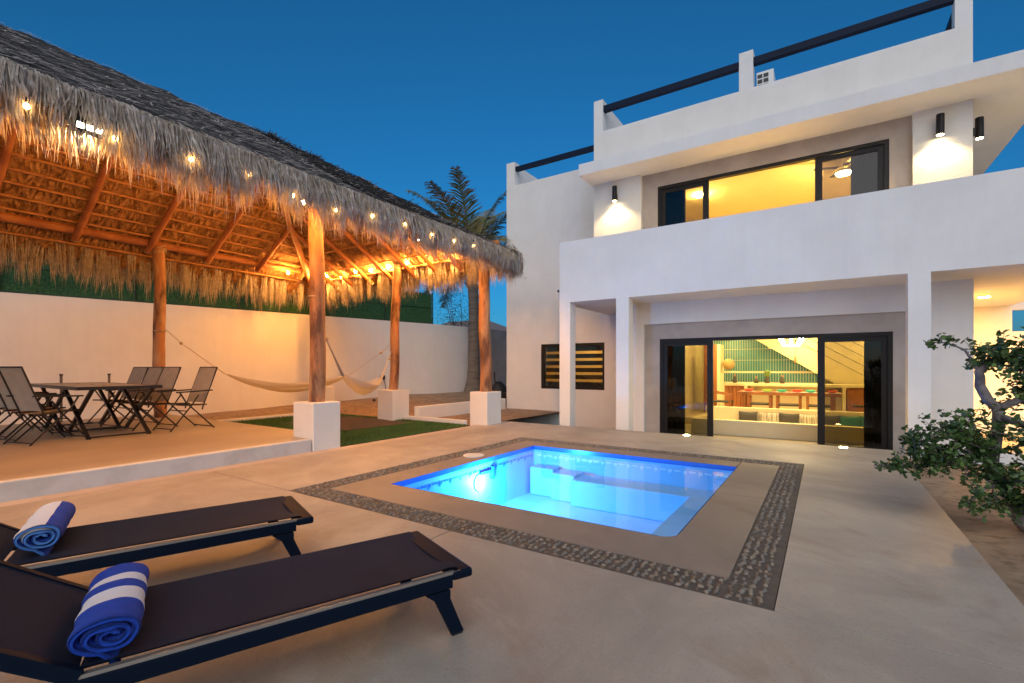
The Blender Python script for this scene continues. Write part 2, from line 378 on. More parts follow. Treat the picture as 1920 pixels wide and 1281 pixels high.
# rounded near-right corner fillets of the opening
def fillet(cx, cy, sx, sy, r=.13):
    pts = [(cx,cy)]+[(cx+sx*(r-r*math.cos(a)), cy+sy*(r-r*math.sin(a))) for a in [R(90*k/6) for k in range(7)]]
    # arc centred at (cx+sx r, cy+sy r)
    pts = [(cx,cy)]+[(cx+sx*r-sx*r*math.cos(R(90*k/6)), cy+sy*r-sy*r*math.sin(R(90*k/6))) for k in range(7)]
    if sx*sy < 0: pts = pts[::-1]
    MB().prism(pts, -.115, -.001).build('corner_fillet', M['surround'], deck)
fillet(PX1+OV, PY0-OV, -1, 1, .13)

# ---- pebble border
border = thing('pebble_border', 'x', 'x', (CX0, CY0, -.01)); del border['label']; del border['category']; border['kind'] = 'structure'
gb = MB()
gb.box(CX0,CX1,CY0,IY0,-.12,-.006); gb.box(CX0,CX1,IY1,CY1,-.12,-.006); gb.box(CX0,IX0,IY0,IY1,-.12,-.006); gb.box(IX1,CX1,IY0,IY1,-.12,-.006)
gb.build('grout_bed', M['grout'], border)
def pebble_geo(seed):
    rr = random.Random(seed); vs = [(0,0,1)]; n = 7
    for h, rad in ((.72,.62),(.18,.98),(-.5,.8)):
        for k in range(n):
            a = 2*math.pi*k/n+h; j = rr.uniform(.86,1.12); vs.append((rad*math.cos(a)*j, rad*math.sin(a)*j, h*rr.uniform(.9,1.1)))
    fs = [(0,1+k,1+(k+1)%n) for k in range(n)]
    for r_ in range(2):
        for k in range(n): a = 1+r_*n+k; b = 1+r_*n+(k+1)%n; fs.append((a,a+n,b+n,b))
    return vs, fs
pgeo = [pebble_geo(i) for i in range(6)]
pmats = ['pebA','pebB','pebC','pebD','pebB','pebC','pebA','pebB']
pmesh = {}
for gi, (vs, fs) in enumerate(pgeo):
    for mn in set(pmats):
        me = bpy.data.meshes.new('pebble'); me.from_pydata(vs, [], fs); me.materials.append(M[mn])
        me.polygons.foreach_set('use_smooth', [True]*len(me.polygons)); pmesh[gi, mn] = me
pebs = []
def fillstrip(x0,x1,y0,y1,alongx):
    du, dvv = (.068,.05) if alongx else (.05,.068)
    du, dvv = .051, .036
    x = x0+.03; k = 0
    while x < x1-.02:
        y = y0+.026+(dvv/2 if k % 2 else 0)
        while y < y1-.018:
            if random.random() < .93:
                pebs.append((x+rnd(-.011,.011), y+rnd(-.008,.008), rnd(.013,.022), rnd(.009,.0145), rnd(-.9,.9)))
            y += dvv
        x += du; k += 1
fillstrip(IX1,CX1,CY0,CY1,False); fillstrip(CX0,IX1,CY0,IY0,True); fillstrip(CX0,IX1,IY1,CY1,True); fillstrip(CX0,IX0,IY0,IY1,False)
fwd = (-math.sin(R(33.4)), math.cos(R(33.4)))
pebs.sort(key=lambda p: p[0]*fwd[0]+p[1]*fwd[1])
pm = MB(); pl = [M['pebA'],M['pebB'],M['pebC'],M['pebD']]; pidx = {'pebA':0,'pebB':1,'pebC':2,'pebD':3}
for i, (x,y,a,b,rot) in enumerate(pebs):
    gi = random.randrange(6); mn = random.choice(pmats); h = rnd(.010,.017)
    rot += R(33.4)
    if i < 300:
        inst(pmesh[gi,mn], 'pebble', border, (x-CX0, y-CY0, .004), (0,0,rot), (a,b,h))
    else:
        vs, fs = pgeo[gi]; c_, s_ = math.cos(rot), math.sin(rot); pm.cur = pidx[mn]
        pm.add([(x+a*v[0]*c_-b*v[1]*s_, y+a*v[0]*s_+b*v[1]*c_, -.006+h*v[2]) for v in vs], fs)
pm.build('pebble_fill', pl, border, smooth=2, kind='stuff')

# ---- swimming pool
pool = thing('swimming_pool', 'small square plunge pool glowing blue in the paved deck', 'pool', ((PX0+PX1)/2, (PY0+PY1)/2, -.75))
PF = -.72
b = MB()
x0,x1,y0,y1 = PX0,PX1,PY0,PY1
b.add([(x0,y0,PF),(x1,y0,PF),(x1,y1,PF),(x0,y1,PF)], [(0,1,2,3)])
for (ax,ay,bx,by) in ((x0,y0,x1,y0),(x1,y0,x1,y1),(x1,y1,x0,y1),(x0,y1,x0,y0)):
    b.add([(ax,ay,PF),(bx,by,PF),(bx,by,-.20),(ax,ay,-.20)], [(3,2,1,0)])
b.build('basin', M['basin'], pool)
b = MB()
for (ax,ay,bx,by) in ((x0,y0,x1,y0),(x1,y0,x1,y1),(x1,y1,x0,y1),(x0,y1,x0,y0)):
    b.add([(ax,ay,-.20),(bx,by,-.20),(bx,by,-.06),(ax,ay,-.06)], [(3,2,1,0)])
b.build('basin_lip', M['basin'], pool)
for (ax,ay,bx,by) in ((x0,y0,x1,y0),(x1,y0,x1,y1),(x1,y1,x0,y1),(x0,y1,x0,y0)):
    MB().add  # waterline band, one per side
    q = MB(); q.add([(ax,ay,-.06),(bx,by,-.06),(bx,by,-.001),(ax,ay,-.001)], [(3,2,1,0)]); q.build('waterline_tile_band', M['glaze'], pool)
# key pattern row under the blue band on the two walls in view
kp = MB()
xk = x0+.06; k = 0
while xk < x1-.05:
    w = .05 if k % 2 else .085; kp.box(xk,xk+w,y1-.006,y1-.001,-.165 if k%2 else -.15,-.128); 
    if k % 2: kp.box(xk+.01,xk+.02,y1-.006,y1-.001,-.19,-.165)
    xk += w+.03; k += 1
kp.build('key_pattern_row', mat('key_tile', (.85,.9,.93), .3), pool)
kp = MB(); yk = y0+.06; k = 0
while yk < y1-.05:
    w = .05 if k % 2 else .085; kp.box(x0+.001,x0+.006,yk,yk+w,-.165 if k%2 else -.15,-.128)
    if k % 2: kp.box(x0+.001,x0+.006,yk+.01,yk+.02,-.19,-.165)
    yk += w+.03; k += 1
kp.build('key_pattern_row', mat('key_tile_blue', (.05,.2,.6), .3), pool)
BZ = -.345
MB().box(-3.02,x1-.001,6.10,y1-.001,PF+.001,BZ).build('bench', M['basin'], pool, bevel=.02)
MB().box(-1.40,x1-.001,y0+.001,6.098,PF+.001,BZ-.002).build('side_bench', M['basin'], pool, bevel=.012)
MB().box(-3.42,-3.022,6.22,y1-.001,PF+.001,BZ+.03).build('step', M['basin'], pool, bevel=.03)
MB().box(-3.84,-3.422,6.32,y1-.001,PF+.001,BZ+.06).build('step', M['basin'], pool, bevel=.03)
MB().lathe([(.10,0),(.10,.012),(.075,.026),(.05,.028),(.045,.022),(.02,.024),(.005,.024)], (-2.72,5.42,PF+.001), 24).build('drain_cover', M['plastic'], pool, smooth=True)
MB().box(x1-.10,x1-.004,5.62,5.92,-.26,-.12).build('skimmer', M['plastic'], pool, bevel=.01)
MB().box(x0+.002,x0+.05,5.35,5.41,-.30,-.12).box(x0+.002,x0+.04,5.1,5.34,-.20,-.16).build('return_fitting', M['glaze'], pool, bevel=.006)
lm = MB()
n = 20
for k in range(n):
    pass
ring = [(x0+.02, 5.10+.085*math.cos(2*math.pi*k/n), -.30+.085*math.sin(2*math.pi*k/n)) for k in range(n)]
lm.add(ring, [tuple(range(n))])
lo_ = lm.build('underwater_lamp', M['poollamp'], pool)
lm = MB().tube([(x0+.003,5.10,-.30),(x0+.018,5.10,-.30)], .11, 20); lm.build('lamp_rim', M['plastic'], pool)
light('POINT', 'underwater_light', pool, (x0+.16-pool.location.x, 5.10-pool.location.y, -.30-pool.location.z), 200., (.035,.38,1.0), shadow_soft_size=.06)
wt = MB(); wt.add([(x0+.001,y0+.001,-.045),(x1-.001,y0+.001,-.045),(x1-.001,y1-.001,-.045),(x0+.001,y1-.001,-.045)], [(0,1,2,3)])
structure(wt.build('pool_water', M['water']))
ld = MB().lathe([(.15,0),(.15,.012),(.135,.018),(.02,.02)], (-4.16,5.32,.0), 24).build('skimmer_lid', M['kerb'], smooth=True)
tag(ld, 'round pale skimmer lid at the pebble border left of the pool', 'lid')

# ---- palapa platform, turf, kerbs, sand
MB_ = MB().box(-12.9,-6.52,-8,4.78,-.06,.18); structure(MB_.build('patio_platform', M['platform'], bevel=.01))
structure(MB().box(-6.515,-6.41,-8,4.27,-.06,.184).build('platform_kerb', M['kerb'], bevel=.012))
structure(MB().box(-11.45,-6.45,4.80,8.12,-.05,.0).build('turf_base', M['grassbase']))
random.seed(3)
gm = MB()
for i in range(42000):
    x = rnd(-11.44,-6.46); y = rnd(4.81,8.11)
    if -10.3 < x < -7.8 and 6.0 < y < 7.9: continue
    h = rnd(.018,.04); a = rnd(0,6.28); w = .006; lx, ly = rnd(-.015,.015), rnd(-.015,.015)
    gm.add([(x-w*math.cos(a),y-w*math.sin(a),0),(x+w*math.cos(a),y+w*math.sin(a),0),(x+lx,y+ly,h)], [(0,1,2)])
go = gm.build('turf', M['grass']); tag(go, 'green artificial turf between the palapa pedestals', 'grass'); go['kind'] = 'stuff'
mo = MB().prism([(-7.9,6.0),(-7.75,7.5),(-9.2,7.9),(-10.3,7.7),(-9.9,6.3)],.001,.014).build('lawn_mat', M['mat'], bevel=.004)
tag(mo, 'dark brown mat lying on the turf under the hammocks', 'mat')
tag(MB().box(-8.50,-6.64,8.14,8.26,-.05,.09).build('turf_kerb', M['white'], bevel=.01), 'low white kerb between turf and sand joining two pedestals', 'kerb')
tag(MB().box(-11.62,-11.46,4.80,8.9,-.05,.06).build('turf_kerb', M['white'], bevel=.01), 'low pale kerb along the turf foot of the boundary wall', 'kerb')
# sand bed rising to the wall (a sculpted sheet)
def bedz(x, y):
    t = min(1,max(0,(y-5.5)/6.5)); u = min(1,max(0,(-8.6-x)/2.5)) if y > 8.4 else min(1,max(0,(-11.6-x)/1.2))
    return .02+.30*t*u + .025*noise.noise(Vector((x*1.3,y*1.3,0)))
sb = MB(); nx, ny = 46, 90
for j in range(ny+1):
    for i in range(nx+1):
        x = -15.4+(9.0)*i/nx; y = -4+24*j/ny; z = bedz(x,y)
        if x > -8.45 and y > 8.3: z = -.02+.02*noise.noise(Vector((x,y,3)))
        if x > -11.55 and y < 8.3: z = -.055
        if x > -9 and y > 11.2: z = min(z,-.02)
        sb.v.append((x,y,z))
for j in range(ny):
    for i in range(nx): a = j*(nx+1)+i; sb.f.append((a,a+1,a+nx+2,a+nx+1)); sb.mi.append(0)
structure(sb.build('sand_bed', M['sand'], smooth=2))
tag(MB().box(-8.44,-8.28,8.42,12.2,-.05,.30).build('retaining_wall', M['white'], bevel=.01), 'low white retaining wall holding the raised sand bed', 'wall')
# porch floor in front of the house and the bed under the slatted window
structure(MB().box(-3.74,6.0,9.2,17.9,FL-.2,FL).build('porch_floor', M['concrete']))
structure(MB().box(-8.8,-3.745,9.2,12.39,-.75,-.55).build('window_bed', M['soil']))
# planting bed right of the deck
pb = MB(); nx, ny = 30, 60
for j in range(ny+1):
    for i in range(nx+1):
        x = .86+7*i/nx; y = -6+15.2*j/ny
        z = -.10+.05*noise.noise(Vector((x*1.1,y*1.1,1)))+.02*noise.noise(Vector((x*4,y*4,5)))+(.06*max(0,1-abs(y-5.4)/1.2)*max(0,1-abs(x-1.6)/.8))
        pb.v.append((x,y,z))
for j in range(ny):
    for i in range(nx): a = j*(nx+1)+i; pb.f.append((a,a+1,a+nx+2,a+nx+1)); pb.mi.append(0)
structure(pb.build('planting_bed', M['sand'], smooth=2))

# ================================================================== HOUSE
house = thing('house', 'white two storey modern house with balcony and lit rooms', 'house', (-1.5, 11.5, FL))
BY, GY, WY = 9.48, 10.67, 12.40            # balcony front, main wall, slatted window wall
SO, BT = 2.71, 4.06                        # balcony soffit and top
US, UT = 5.67, 5.93                        # upper overhang
PT, PO = 6.92, 7.69                        # parapet top, post top
H = lambda mb, nm, m='white', **k: mb.build(nm, M[m], house, **k)
H(MB().box(-4.97,3.65,BY,BY+.22,SO,BT), 'balcony_parapet')
H(MB().box(-4.97,-4.77,BY+.22,WY,SO+.24,BT), 'balcony_parapet')
for a, c in ((-4.97,-4.71),(-3.64,-3.37),(1.08,1.35)):
    H(MB().box(a,c,BY,BY+.27,-.6,SO), 'column')
H(MB().box(-4.97,3.65,BY+.22,WY,SO,SO+.24), 'balcony_slab')
H(MB().box(2.05,3.65,WY,15.65,SO,SO+.24), 'side_slab')
# main ground wall with the recessed door bay
H(MB().gridwall('y',GY,GY+.12,[-3.75,-3.44,1.42,2.05],[FL,2.24,SO],lambda u,z: -3.44<u<1.42 and z<2.24), 'ground_wall')
DX_0, DX_1, DZ = -3.10, 1.02, 1.90
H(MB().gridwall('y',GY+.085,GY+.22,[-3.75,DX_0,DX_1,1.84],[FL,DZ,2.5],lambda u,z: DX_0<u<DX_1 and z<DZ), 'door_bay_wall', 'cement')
H(MB().box(-3.75,-3.6,GY+.22,WY,FL,SO), 'side_wall')
# window wall (left block)
wx0,wx1,wz0,wz1 = -7.13,-5.10,.63,1.96
H(MB().gridwall('y',WY,WY+.22,[-8.38,wx0,wx1,-3.6],[-.7,wz0,wz1,6.95],lambda u,z: wx0<u<wx1 and wz0<z<wz1), 'window_wall')
H(MB().box(-8.38,-8.08,WY,WY+.30,6.95,PO), 'rail_post')
H(MB().box(-8.38,-8.16,WY+.30,18,-.7,PO), 'left_wall')
H(MB().box(-8.16,-4.66,WY+.22,18,6.05,6.2), 'roof_slab')
H(MB().box(-8.08,-4.66,WY+.04,WY+.16,7.42,7.55), 'roof_rail', 'navy')
# upper volume
ux0,ux1,uz1 = -3.15,.97,5.35
H(MB().gridwall('y',GY,GY+.10,[-4.66,-3.5,1.28,2.04],[BT-1.11,US,PT],lambda u,z: -3.5<u<1.28 and z<US), 'upper_wall')
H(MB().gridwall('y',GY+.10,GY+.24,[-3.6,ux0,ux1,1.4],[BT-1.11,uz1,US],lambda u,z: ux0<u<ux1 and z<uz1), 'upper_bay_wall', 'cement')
H(MB().box(-4.66,-4.44,GY+.10,15.5,SO+.24,PT), 'upper_side_wall')
H(MB().box(1.82,2.04,GY+.10,15.5,SO+.24,PT), 'upper_side_wall')
H(MB().box(-4.44,1.82,15.3,15.5,SO+.24,PT), 'rear_wall')
# overhang band wraps front and right
H(MB().box(-4.72,3.02,GY-.72,GY-.002,US,UT), 'overhang')
H(MB().box(2.042,3.02,GY,15.5,US,UT), 'side_overhang')
H(MB().box(-4.44,1.82,GY+.10,15.3,5.72,UT), 'roof_slab')
for a, c in ((-4.66,-4.43),(-1.46,-1.20),(1.82,2.04)):
    H(MB().box(a,c,GY,GY+.24,PT,PO), 'rail_post')
H(MB().box(-4.66,-4.45,GY+.24,15.5,PT,PO), 'return_parapet')
H(MB().box(-4.43,-1.46,GY+.03,GY+.15,7.41,7.545), 'roof_rail', 'navy'); H(MB().box(-1.20,1.82,GY+.03,GY+.15,7.41,7.545), 'roof_rail', 'navy')
H(MB().box(1.88,1.98,GY+.24,15.3,7.41,7.545), 'roof_rail', 'navy')
H(MB().box(1.88,1.97,13.0,13.09,PT,7.41), 'rail_stanchion', 'navy')
# side passage right of the house: lit wall with openings
H(MB().gridwall('y',15.65,15.85,[2.05,3.66,4.75,6.5],[-.3,1.35,1.72,2.1,2.6,2.95],lambda u,z: 3.66<u<4.75 and (1.35<z<1.72 or 2.1<z<2.6)), 'passage_wall')
H(MB().box(1.85,2.05,GY+.12,15.65,FL,SO), 'passage_side_wall')
H(MB().box(1.2,2.6,9.30,9.46,-.35,.06), 'garden_kerb')
# ---- rooms
inw = lambda mb, nm, m='inwall', **k: mb.build(nm, M[m], house, **k)
inw(MB().box(-3.6,-3.45,GY+.22,17.4,FL,2.5), 'interior_wall'); inw(MB().box(1.74,1.849,GY+.22,17.4,FL,2.5), 'interior_wall')
inw(MB().box(-3.6,1.849,17.2,17.4,FL,2.5), 'interior_wall'); inw(MB().box(-3.6,1.849,GY+.222,17.2,2.5,2.6), 'ceiling')
inw(MB().box(-3.45,1.739,13.62,17.2,FL,-.12), 'dining_floor', 'infloor')
inw(MB().box(-2.66,1.739,11.80,11.98,FL,.05), 'pit_wall','inwall',bevel=.01); inw(MB().box(-2.66,-2.48,11.985,13.44,FL,.05), 'pit_wall','inwall',bevel=.01)
inw(MB().box(-2.66,1.739,13.44,13.62,FL,.23), 'pit_wall','inwall',bevel=.01)
inw(MB().box(-2.47,1.739,12.85,13.435,FL,-.16), 'pit_bench')
# upper room
inw(MB().box(-4.44,-4.3,GY+.24,15.3,SO+.24,5.72), 'interior_wall'); inw(MB().box(1.7,1.82,GY+.24,15.3,SO+.24,5.72), 'interior_wall')
inw(MB().box(-4.3,1.7,15.15,15.3,SO+.24,5.72), 'interior_wall'); inw(MB().box(-4.3,1.7,GY+.25,15.15,5.56,5.715), 'ceiling')
inw(MB().box(-4.3,1.7,GY+.25,15.15,SO+.24,SO+.30), 'upper_floor', 'infloor')
# room behind the slatted window
inw(MB().box(-8.1,-8.0,WY+.22,14.2,0,2.5), 'interior_wall'); inw(MB().box(-4.1,-4.0,WY+.22,14.2,0,2.5), 'interior_wall')
inw(MB().box(-8.1,-4.0,14.1,14.2,0,2.5), 'interior_wall'); inw(MB().box(-8.1,-4.0,WY+.22,14.2,2.5,2.6), 'ceiling'); inw(MB().box(-8.1,-4.0,WY+.22,14.2,-.1,0), 'window_room_floor')

# ---- sliding doors
def sliding(name, x0, x1, z0, z1, y, panels, glass, stiles):
    d = bpy.data.objects.new(name, None); COL.objects.link(d); d.parent = house; d.location = (x0-house.location.x, y-house.location.y, z0-house.location.z)
    f = .07
    MB().gridwall('y',y,y+.12,[x0,x0+f,x1-f,x1],[z0-.02,z1-f,z1],lambda u,z: x0+f<u<x1-f and z<z1-f).build('frame', M['frame'], d)
    for (a, c, ls, rs) in panels:
        p = MB().gridwall('y',y+.03,y+.08,[a,a+ls,c-rs,c],[z0,z0+.09,z1-f-.09,z1-f-.002],lambda u,z: a+ls<u<c-rs and z0+.09<z<z1-f-.09).build('leaf', M['frame'], d)
        MB().box(a+ls,c-rs,y+.052,y+.058,z0+.09,z1-f-.09).build('pane', M[glass], p)
        hx = c-rs/2 if rs > ls else a+ls/2
        MB().box(hx-.012,hx+.012,y-.005,y+.03,z0+1.0,z0+1.18).build('handle', M['black'], p)
    return d
sliding('sliding_door', DX_0, DX_1, FL, DZ, GY+.09, ((-3.03,-1.98,.09,.12),(-.11,.95,.12,.09)), 'pane', None)
sliding('upper_sliding_window', ux0, ux1, SO+.24, uz1, GY+.11, ((-3.08,-2.07,.09,.12),(-.15,.90,.12,.09)), 'uppane', None)
# ---- slatted window
wd = bpy.data.objects.new('blind_window', None); COL.objects.link(wd); wd.parent = house; wd.location = (wx0-house.location.x, WY-house.location.y, wz0-house.location.z)
MB().gridwall('y',WY+.02,WY+.14,[wx0,wx0+.10,wx1-.07,wx1],[wz0,wz0+.08,wz1-.09,wz1],lambda u,z: wx0+.10<u<wx1-.07 and wz0+.08<z<wz1-.09).build('frame', M['frame'], wd)
MB().box(wx0+.10,wx1-.07,WY+.05,WY+.056,wz0+.08,wz1-.09).build('pane', glassy('clear_glass',(.9,.9,.85)), wd)
z = wz0+.08
hh = (wz1-wz0-.17)
u = hh/11.6
zz = z
for k in range(6):
    ht = u*1.25 if 0 < k < 5 else u*1.35
    MB().box(wx0+.1,wx1-.07,WY+.10,WY+.115,zz,zz+ht).build('blind_band', M['blind'], wd)
    zz += ht+(hh-6.0*u*1.25-.2*u)/5
# ---- curtains
def curtain(x0, x1, y, z0, z1, m, parent=house):
    c = MB(); n = 40; d = .05
    for k in range(n+1):
        x = x0+(x1-x0)*k/n; yy = y+d*math.sin(k*1.9)+.01*math.sin(k*.7)
        c.v += [(x,yy,z0),(x,yy,z1),(x,yy+.012,z0),(x,yy+.012,z1)]
    for k in range(n):
        a = 4*k; c.f += [(a,a+4,a+5,a+1),(a+3,a+7,a+6,a+2)]; c.mi += [0,0]
    return c.build('curtain', M[m], parent, smooth=2)
curtain(-3.02,-2.62,GY+.36,FL+.03,2.2,'curtain'); curtain(.62,1.05,GY+.36,FL+.03,2.2,'curtain')
curtain(-3.1,-2.62,GY+.40,SO+.32,5.5,'bluecurtain'); curtain(.42,1.05,GY+.40,SO+.32,5.5,'bluecurtain')
# ---- interior back wall: teal tiles
tp = MB(); tx = -3.2
MB().box(-3.4,-.1,17.16,17.195,.75,2.48).build('tile_backing', M['tilegrout'], house)
tiles = MB()
while tx < -.2:
    tz = .80
    for r_, hgt in enumerate((.30,.36,.36,.36,.30)):
        if r_ == 1: tz += .05
        top = 2.2-(tx+2.1)*.575
        if tz < top or tx < -2.1: tiles.box(tx,tx+.062,17.148,17.158,tz,tz+hgt-.014)
        tz += hgt
    tx += .074
tiles.build('tile_field', M['tile'], house, kind='stuff')
# stair flank rising to the left, with its cables
st = MB().prism_xz([(-2.35,2.49),(-.22,1.10),(1.55,-.05),(1.55,.42),(1.73,.42),(1.73,2.49)],16.9,17.10); st.build('stair_flank', M['inwall'], house)
for k in range(4):
    MB().tube([(-1.35+.42*k,16.85,2.49),(1.7,16.85,.55+.27*k)], .007, 5).build('stair_cable', M['black'], house)

# ---- lamps fixed to the house
def disc(nm, c, r, m, parent, down=True, n=20):
    q = MB(); q.lathe([(r+.02,0),(r+.02,.012),(r,.012)] if not down else [(r+.02,-.012),(r+.02,0)], c, n)
    o = q.build(nm, M['plastic'], parent)
    zz = c[2]-.014 if down else c[2]+.014
    e = MB(); e.add([(c[0]+r*math.cos(2*math.pi*k/n), c[1]+r*math.sin(2*math.pi*k/n), zz) for k in range(n)], [tuple(range(n))])
    eo = e.build('lamp_lens', M[m], parent); return eo
def downlight(label, c, r=.07, m='inlamp', group=None):
    t = thing('downlight', label, 'lamp', c, 0, group)
    disc('trim', c, r, m, t); return t
i = 0
for x in (-2.6,-.6,1.2):
    for y in (12.4,14.6,16.3):
        i += 1
        downlight('round ceiling downlight over the %s %s of the ground floor room' % ({12.4:'sunken seat',14.6:'dining table',16.3:'kitchen counter'}[y], {-2.6:'left end',-.6:'middle',1.2:'right end'}[x]), (x,y,2.499), .10, 'inlamp', 'ceiling downlights of the ground floor room')
downlight('ceiling lamp in the room behind the slatted blind', (-6.2,13.3,2.499), .16, 'winlamp')
t = downlight('round downlight under the side slab right of the house', (2.73,13.4,2.709), .09, 'passlamp')
downlight('unlit round downlight in the porch soffit', (-1.6,10.1,2.709), .07, 'plastic')
t = thing('ceiling_lamp', 'round white ceiling lamp in the upper room right pane', 'lamp', (.33,12.0,5.56))
MB().tube([(.33,12.0,5.56),(.33,12.0,5.36)], .02, 8).build('stem', M['plastic'], t)
MB().lathe([(.05,.08),(.13,.06),(.14,.0)], (.33,12.0,5.30), 20).build('shade', M['plastic'], t)
MB().lathe([(.13,0),(.12,-.03),(.06,-.05),(.01,-.055)], (.33,12.0,5.30), 20).build('bowl', M['uplamp'], t, smooth=2)
for k in range(4):
    a = R(20+90*k); MB().bar((.33+.1*math.cos(a),12+.1*math.sin(a),5.42),(.33+.55*math.cos(a),12+.55*math.sin(a),5.42),.10,.01).build('fan_blade', M['frame'], t)
t = thing('ceiling_lamp', 'small ceiling lamp in the upper room left pane', 'lamp', (-2.60,12.4,5.56))
MB().lathe([(.07,0),(.07,-.05),(.02,-.07)], (-2.60,12.4,5.559), 16).build('bowl', M['uplamp'], t)

def sconce(label, c, face):
    # c: centre of the cylinder top; face: direction of the wall normal
    t = thing('wall_sconce', label, 'lamp', (c[0],c[1],c[2]-.34), 0, 'cylinder sconces on the upper wall')
    fx, fy = face
    MB().lathe([(.055,-.34),(.055,0),(.05,.004)], c, 20).build('shade', M['frame'], t, smooth=True)
    MB().bar((c[0]-fx*.05,c[1]-fy*.05,c[2]-.22),(c[0]-fx*.115,c[1]-fy*.115,c[2]-.22),.06,.12).build('bracket', M['frame'], t)
    n = 16; e = MB(); e.add([(c[0]+.047*math.cos(2*math.pi*k/n),c[1]+.047*math.sin(2*math.pi*k/n),c[2]-.3415) for k in range(n)], [tuple(range(n))])
    e.build('lamp_lens', M['sconcelamp'], t)
    light('SPOT','sconce_light',t,(0,0,-.03), 85.,(1.0,.68,.28), spot_size=R(128), spot_blend=.5, shadow_soft_size=.045)
sconce('dark cylinder sconce on the wall left of the upper window', (-4.09,GY-.115,5.49), (0,-1))
sconce('dark cylinder sconce on the wall right of the upper window', (1.62,GY-.115,5.49), (0,-1))
sconce('dark cylinder sconce round the corner at the far right', (2.155,10.86,5.41), (1,0))
for lab, x, y in (('floor spotlight left in the paving before the sliding door',-2.12,9.05),('floor spotlight right in the paving before the sliding door',.25,9.02)):
    t = thing('floor_spotlight', lab, 'lamp', (x,y,0)); disc('trim',(x,y,.0),.05,'warm',t,down=False)
t = thing('security_camera', 'small white camera box on the balcony corner', 'camera', (-5.04,9.62,2.98))
MB().box(-5.09,-4.972,9.58,9.66,2.97,3.07).build('housing', M['plastic'], t, bevel=.008); MB().tube([(-5.05,9.582,3.0),(-5.05,9.565,3.0)],.025,12).build('lens', M['black'], t)
t = thing('air_conditioner', 'white air conditioning unit on the roof behind the parapet', 'air conditioner', (-1.2,13.0,7.6))
MB().box(-1.39,-1.02,13.0,13.8,7.6,8.48).build('case', M['plastic'], t, bevel=.012)
for r_ in range(6):
    for c_ in range(2): MB().box(-1.365+.13*c_,-1.26+.13*c_,12.992,12.999,7.70+.125*r_,7.79+.125*r_).build('grille_slot', M['black'], t)
MB().box(-1.4,-1.0,13.0,13.8,6.2,7.598).build('stand', M['frame'], t)

# ================================================================== INTERIOR THINGS
t = thing('chandelier', 'bright spoked chandelier hanging inside the open door', 'chandelier', (-.68,13.5,1.80))
for k in range(8):
    a = 2*math.pi*k/8
    MB().bar((-.68+.17*math.cos(a),13.5+.17*math.sin(a),1.80),(-.68+.29*math.cos(a),13.5+.29*math.sin(a),2.03),.018,.018).build('light_rod', M['chand'], t)
ringp = [(-.68+.17*math.cos(2*math.pi*k/20),13.5+.17*math.sin(2*math.pi*k/20),1.80) for k in range(21)]
MB().tube(ringp,.010,6).build('light_ring', M['chand'], t); MB().tube([(-.68,13.5,2.03),(-.68,13.5,2.499)],.008,6).build('cord', M['black'], t)
t = thing('pendant_lamp', 'slim pendant with a straw drop below the chandelier', 'lamp', (-.64,14.6,1.2))
MB().tube([(-.64,14.6,1.6),(-.64,14.6,2.499)],.006,6).build('cord', M['black'], t); MB().lathe([(.02,0),(.035,.05),(.03,.16),(.012,.22)],(-.64,14.6,1.36),12).build('shade', M['woven'], t, smooth=2)
t = thing('tall_cabinet', 'tall orange wood cabinet at the left of the kitchen', 'cabinet', (-2.9,15.6,-.12))
MB().box(-3.1,-2.72,15.4,16.0,-.12,1.95).build('case', M['wood'], t, bevel=.01); MB().box(-2.719,-2.62,15.4,16.0,-.12,1.96).build('end_panel', M['inwall'], t, bevel=.006)
MB().box(-2.98,-2.96,15.37,15.4,.8,1.3).build('handle', M['black'], t)
t = thing('kitchen_counter', 'long cream kitchen counter with wooden cupboards', 'counter', (-1,16.2,-.12))
MB().box(-2.6,1.3,16.0,16.75,.70,.78).build('worktop', M['inwall'], t, bevel=.008)
MB().box(-2.04,-1.96,16.0,16.7,-.12,.70).build('end_panel', M['inwall'], t); MB().box(.42,.50,16.0,16.7,-.12,.70).build('end_panel', M['inwall'], t)
for k in range(5): MB().box(-2.60+.112*k,-2.495+.112*k,16.06,16.6,-.12,.698).build('cupboard_board', M['wood'], t)
MB().box(.52,1.0,16.06,16.6,-.12,.698).build('cupboard', M['wood'], t)
MB().box(-1.95,.41,16.5,16.6,-.12,.698).build('back_panel', M['inwall'], t)
t = thing('dining_table', 'long orange wood dining table inside the house', 'table', (-.9,14.7,-.12))
MB().box(-2.02,.36,14.35,15.1,.52,.60).build('tabletop', M['wood'], t, bevel=.01)
for x in (-1.85,.2):
    for y in (14.42,15.03): MB().box(x-.04,x+.04,y-.04,y+.04,-.12,.519).build('leg', M['wood'], t)
def inchair(label, x, y, rz):
    t = thing('dining_chair', label, 'chair', (x,y,-.12), rz, 'wooden chairs round the indoor table')
    MB().box(-.25,.25,-.24,.24,.40,.44).build('seat', M['cushg'], t, local=True, bevel=.01)
    for sx in (-1,1):
        MB().bar((sx*.25,.22,0),(sx*.25,.22,.60),.05,.05).build('leg', M['wood'], t, local=True)
        MB().bar((sx*.25,-.22,0),(sx*.25,-.27,.66),.05,.05).build('leg', M['wood'], t, local=True)
        MB().bar((sx*.25,.26,.60),(sx*.25,-.30,.70),.055,.035).build('armrest', M['wood'], t, local=True)
    MB().bar((-.27,-.30,.70),(.27,-.30,.70),.05,.06).build('backrest', M['wood'], t, local=True)
for k, lab in enumerate(('leftmost indoor chair on the near side of the dining table','middle indoor chair on the near side of the dining table','rightmost indoor chair on the near side of the dining table')):
    inchair(lab, -1.42+.66*k, 14.12, 0)
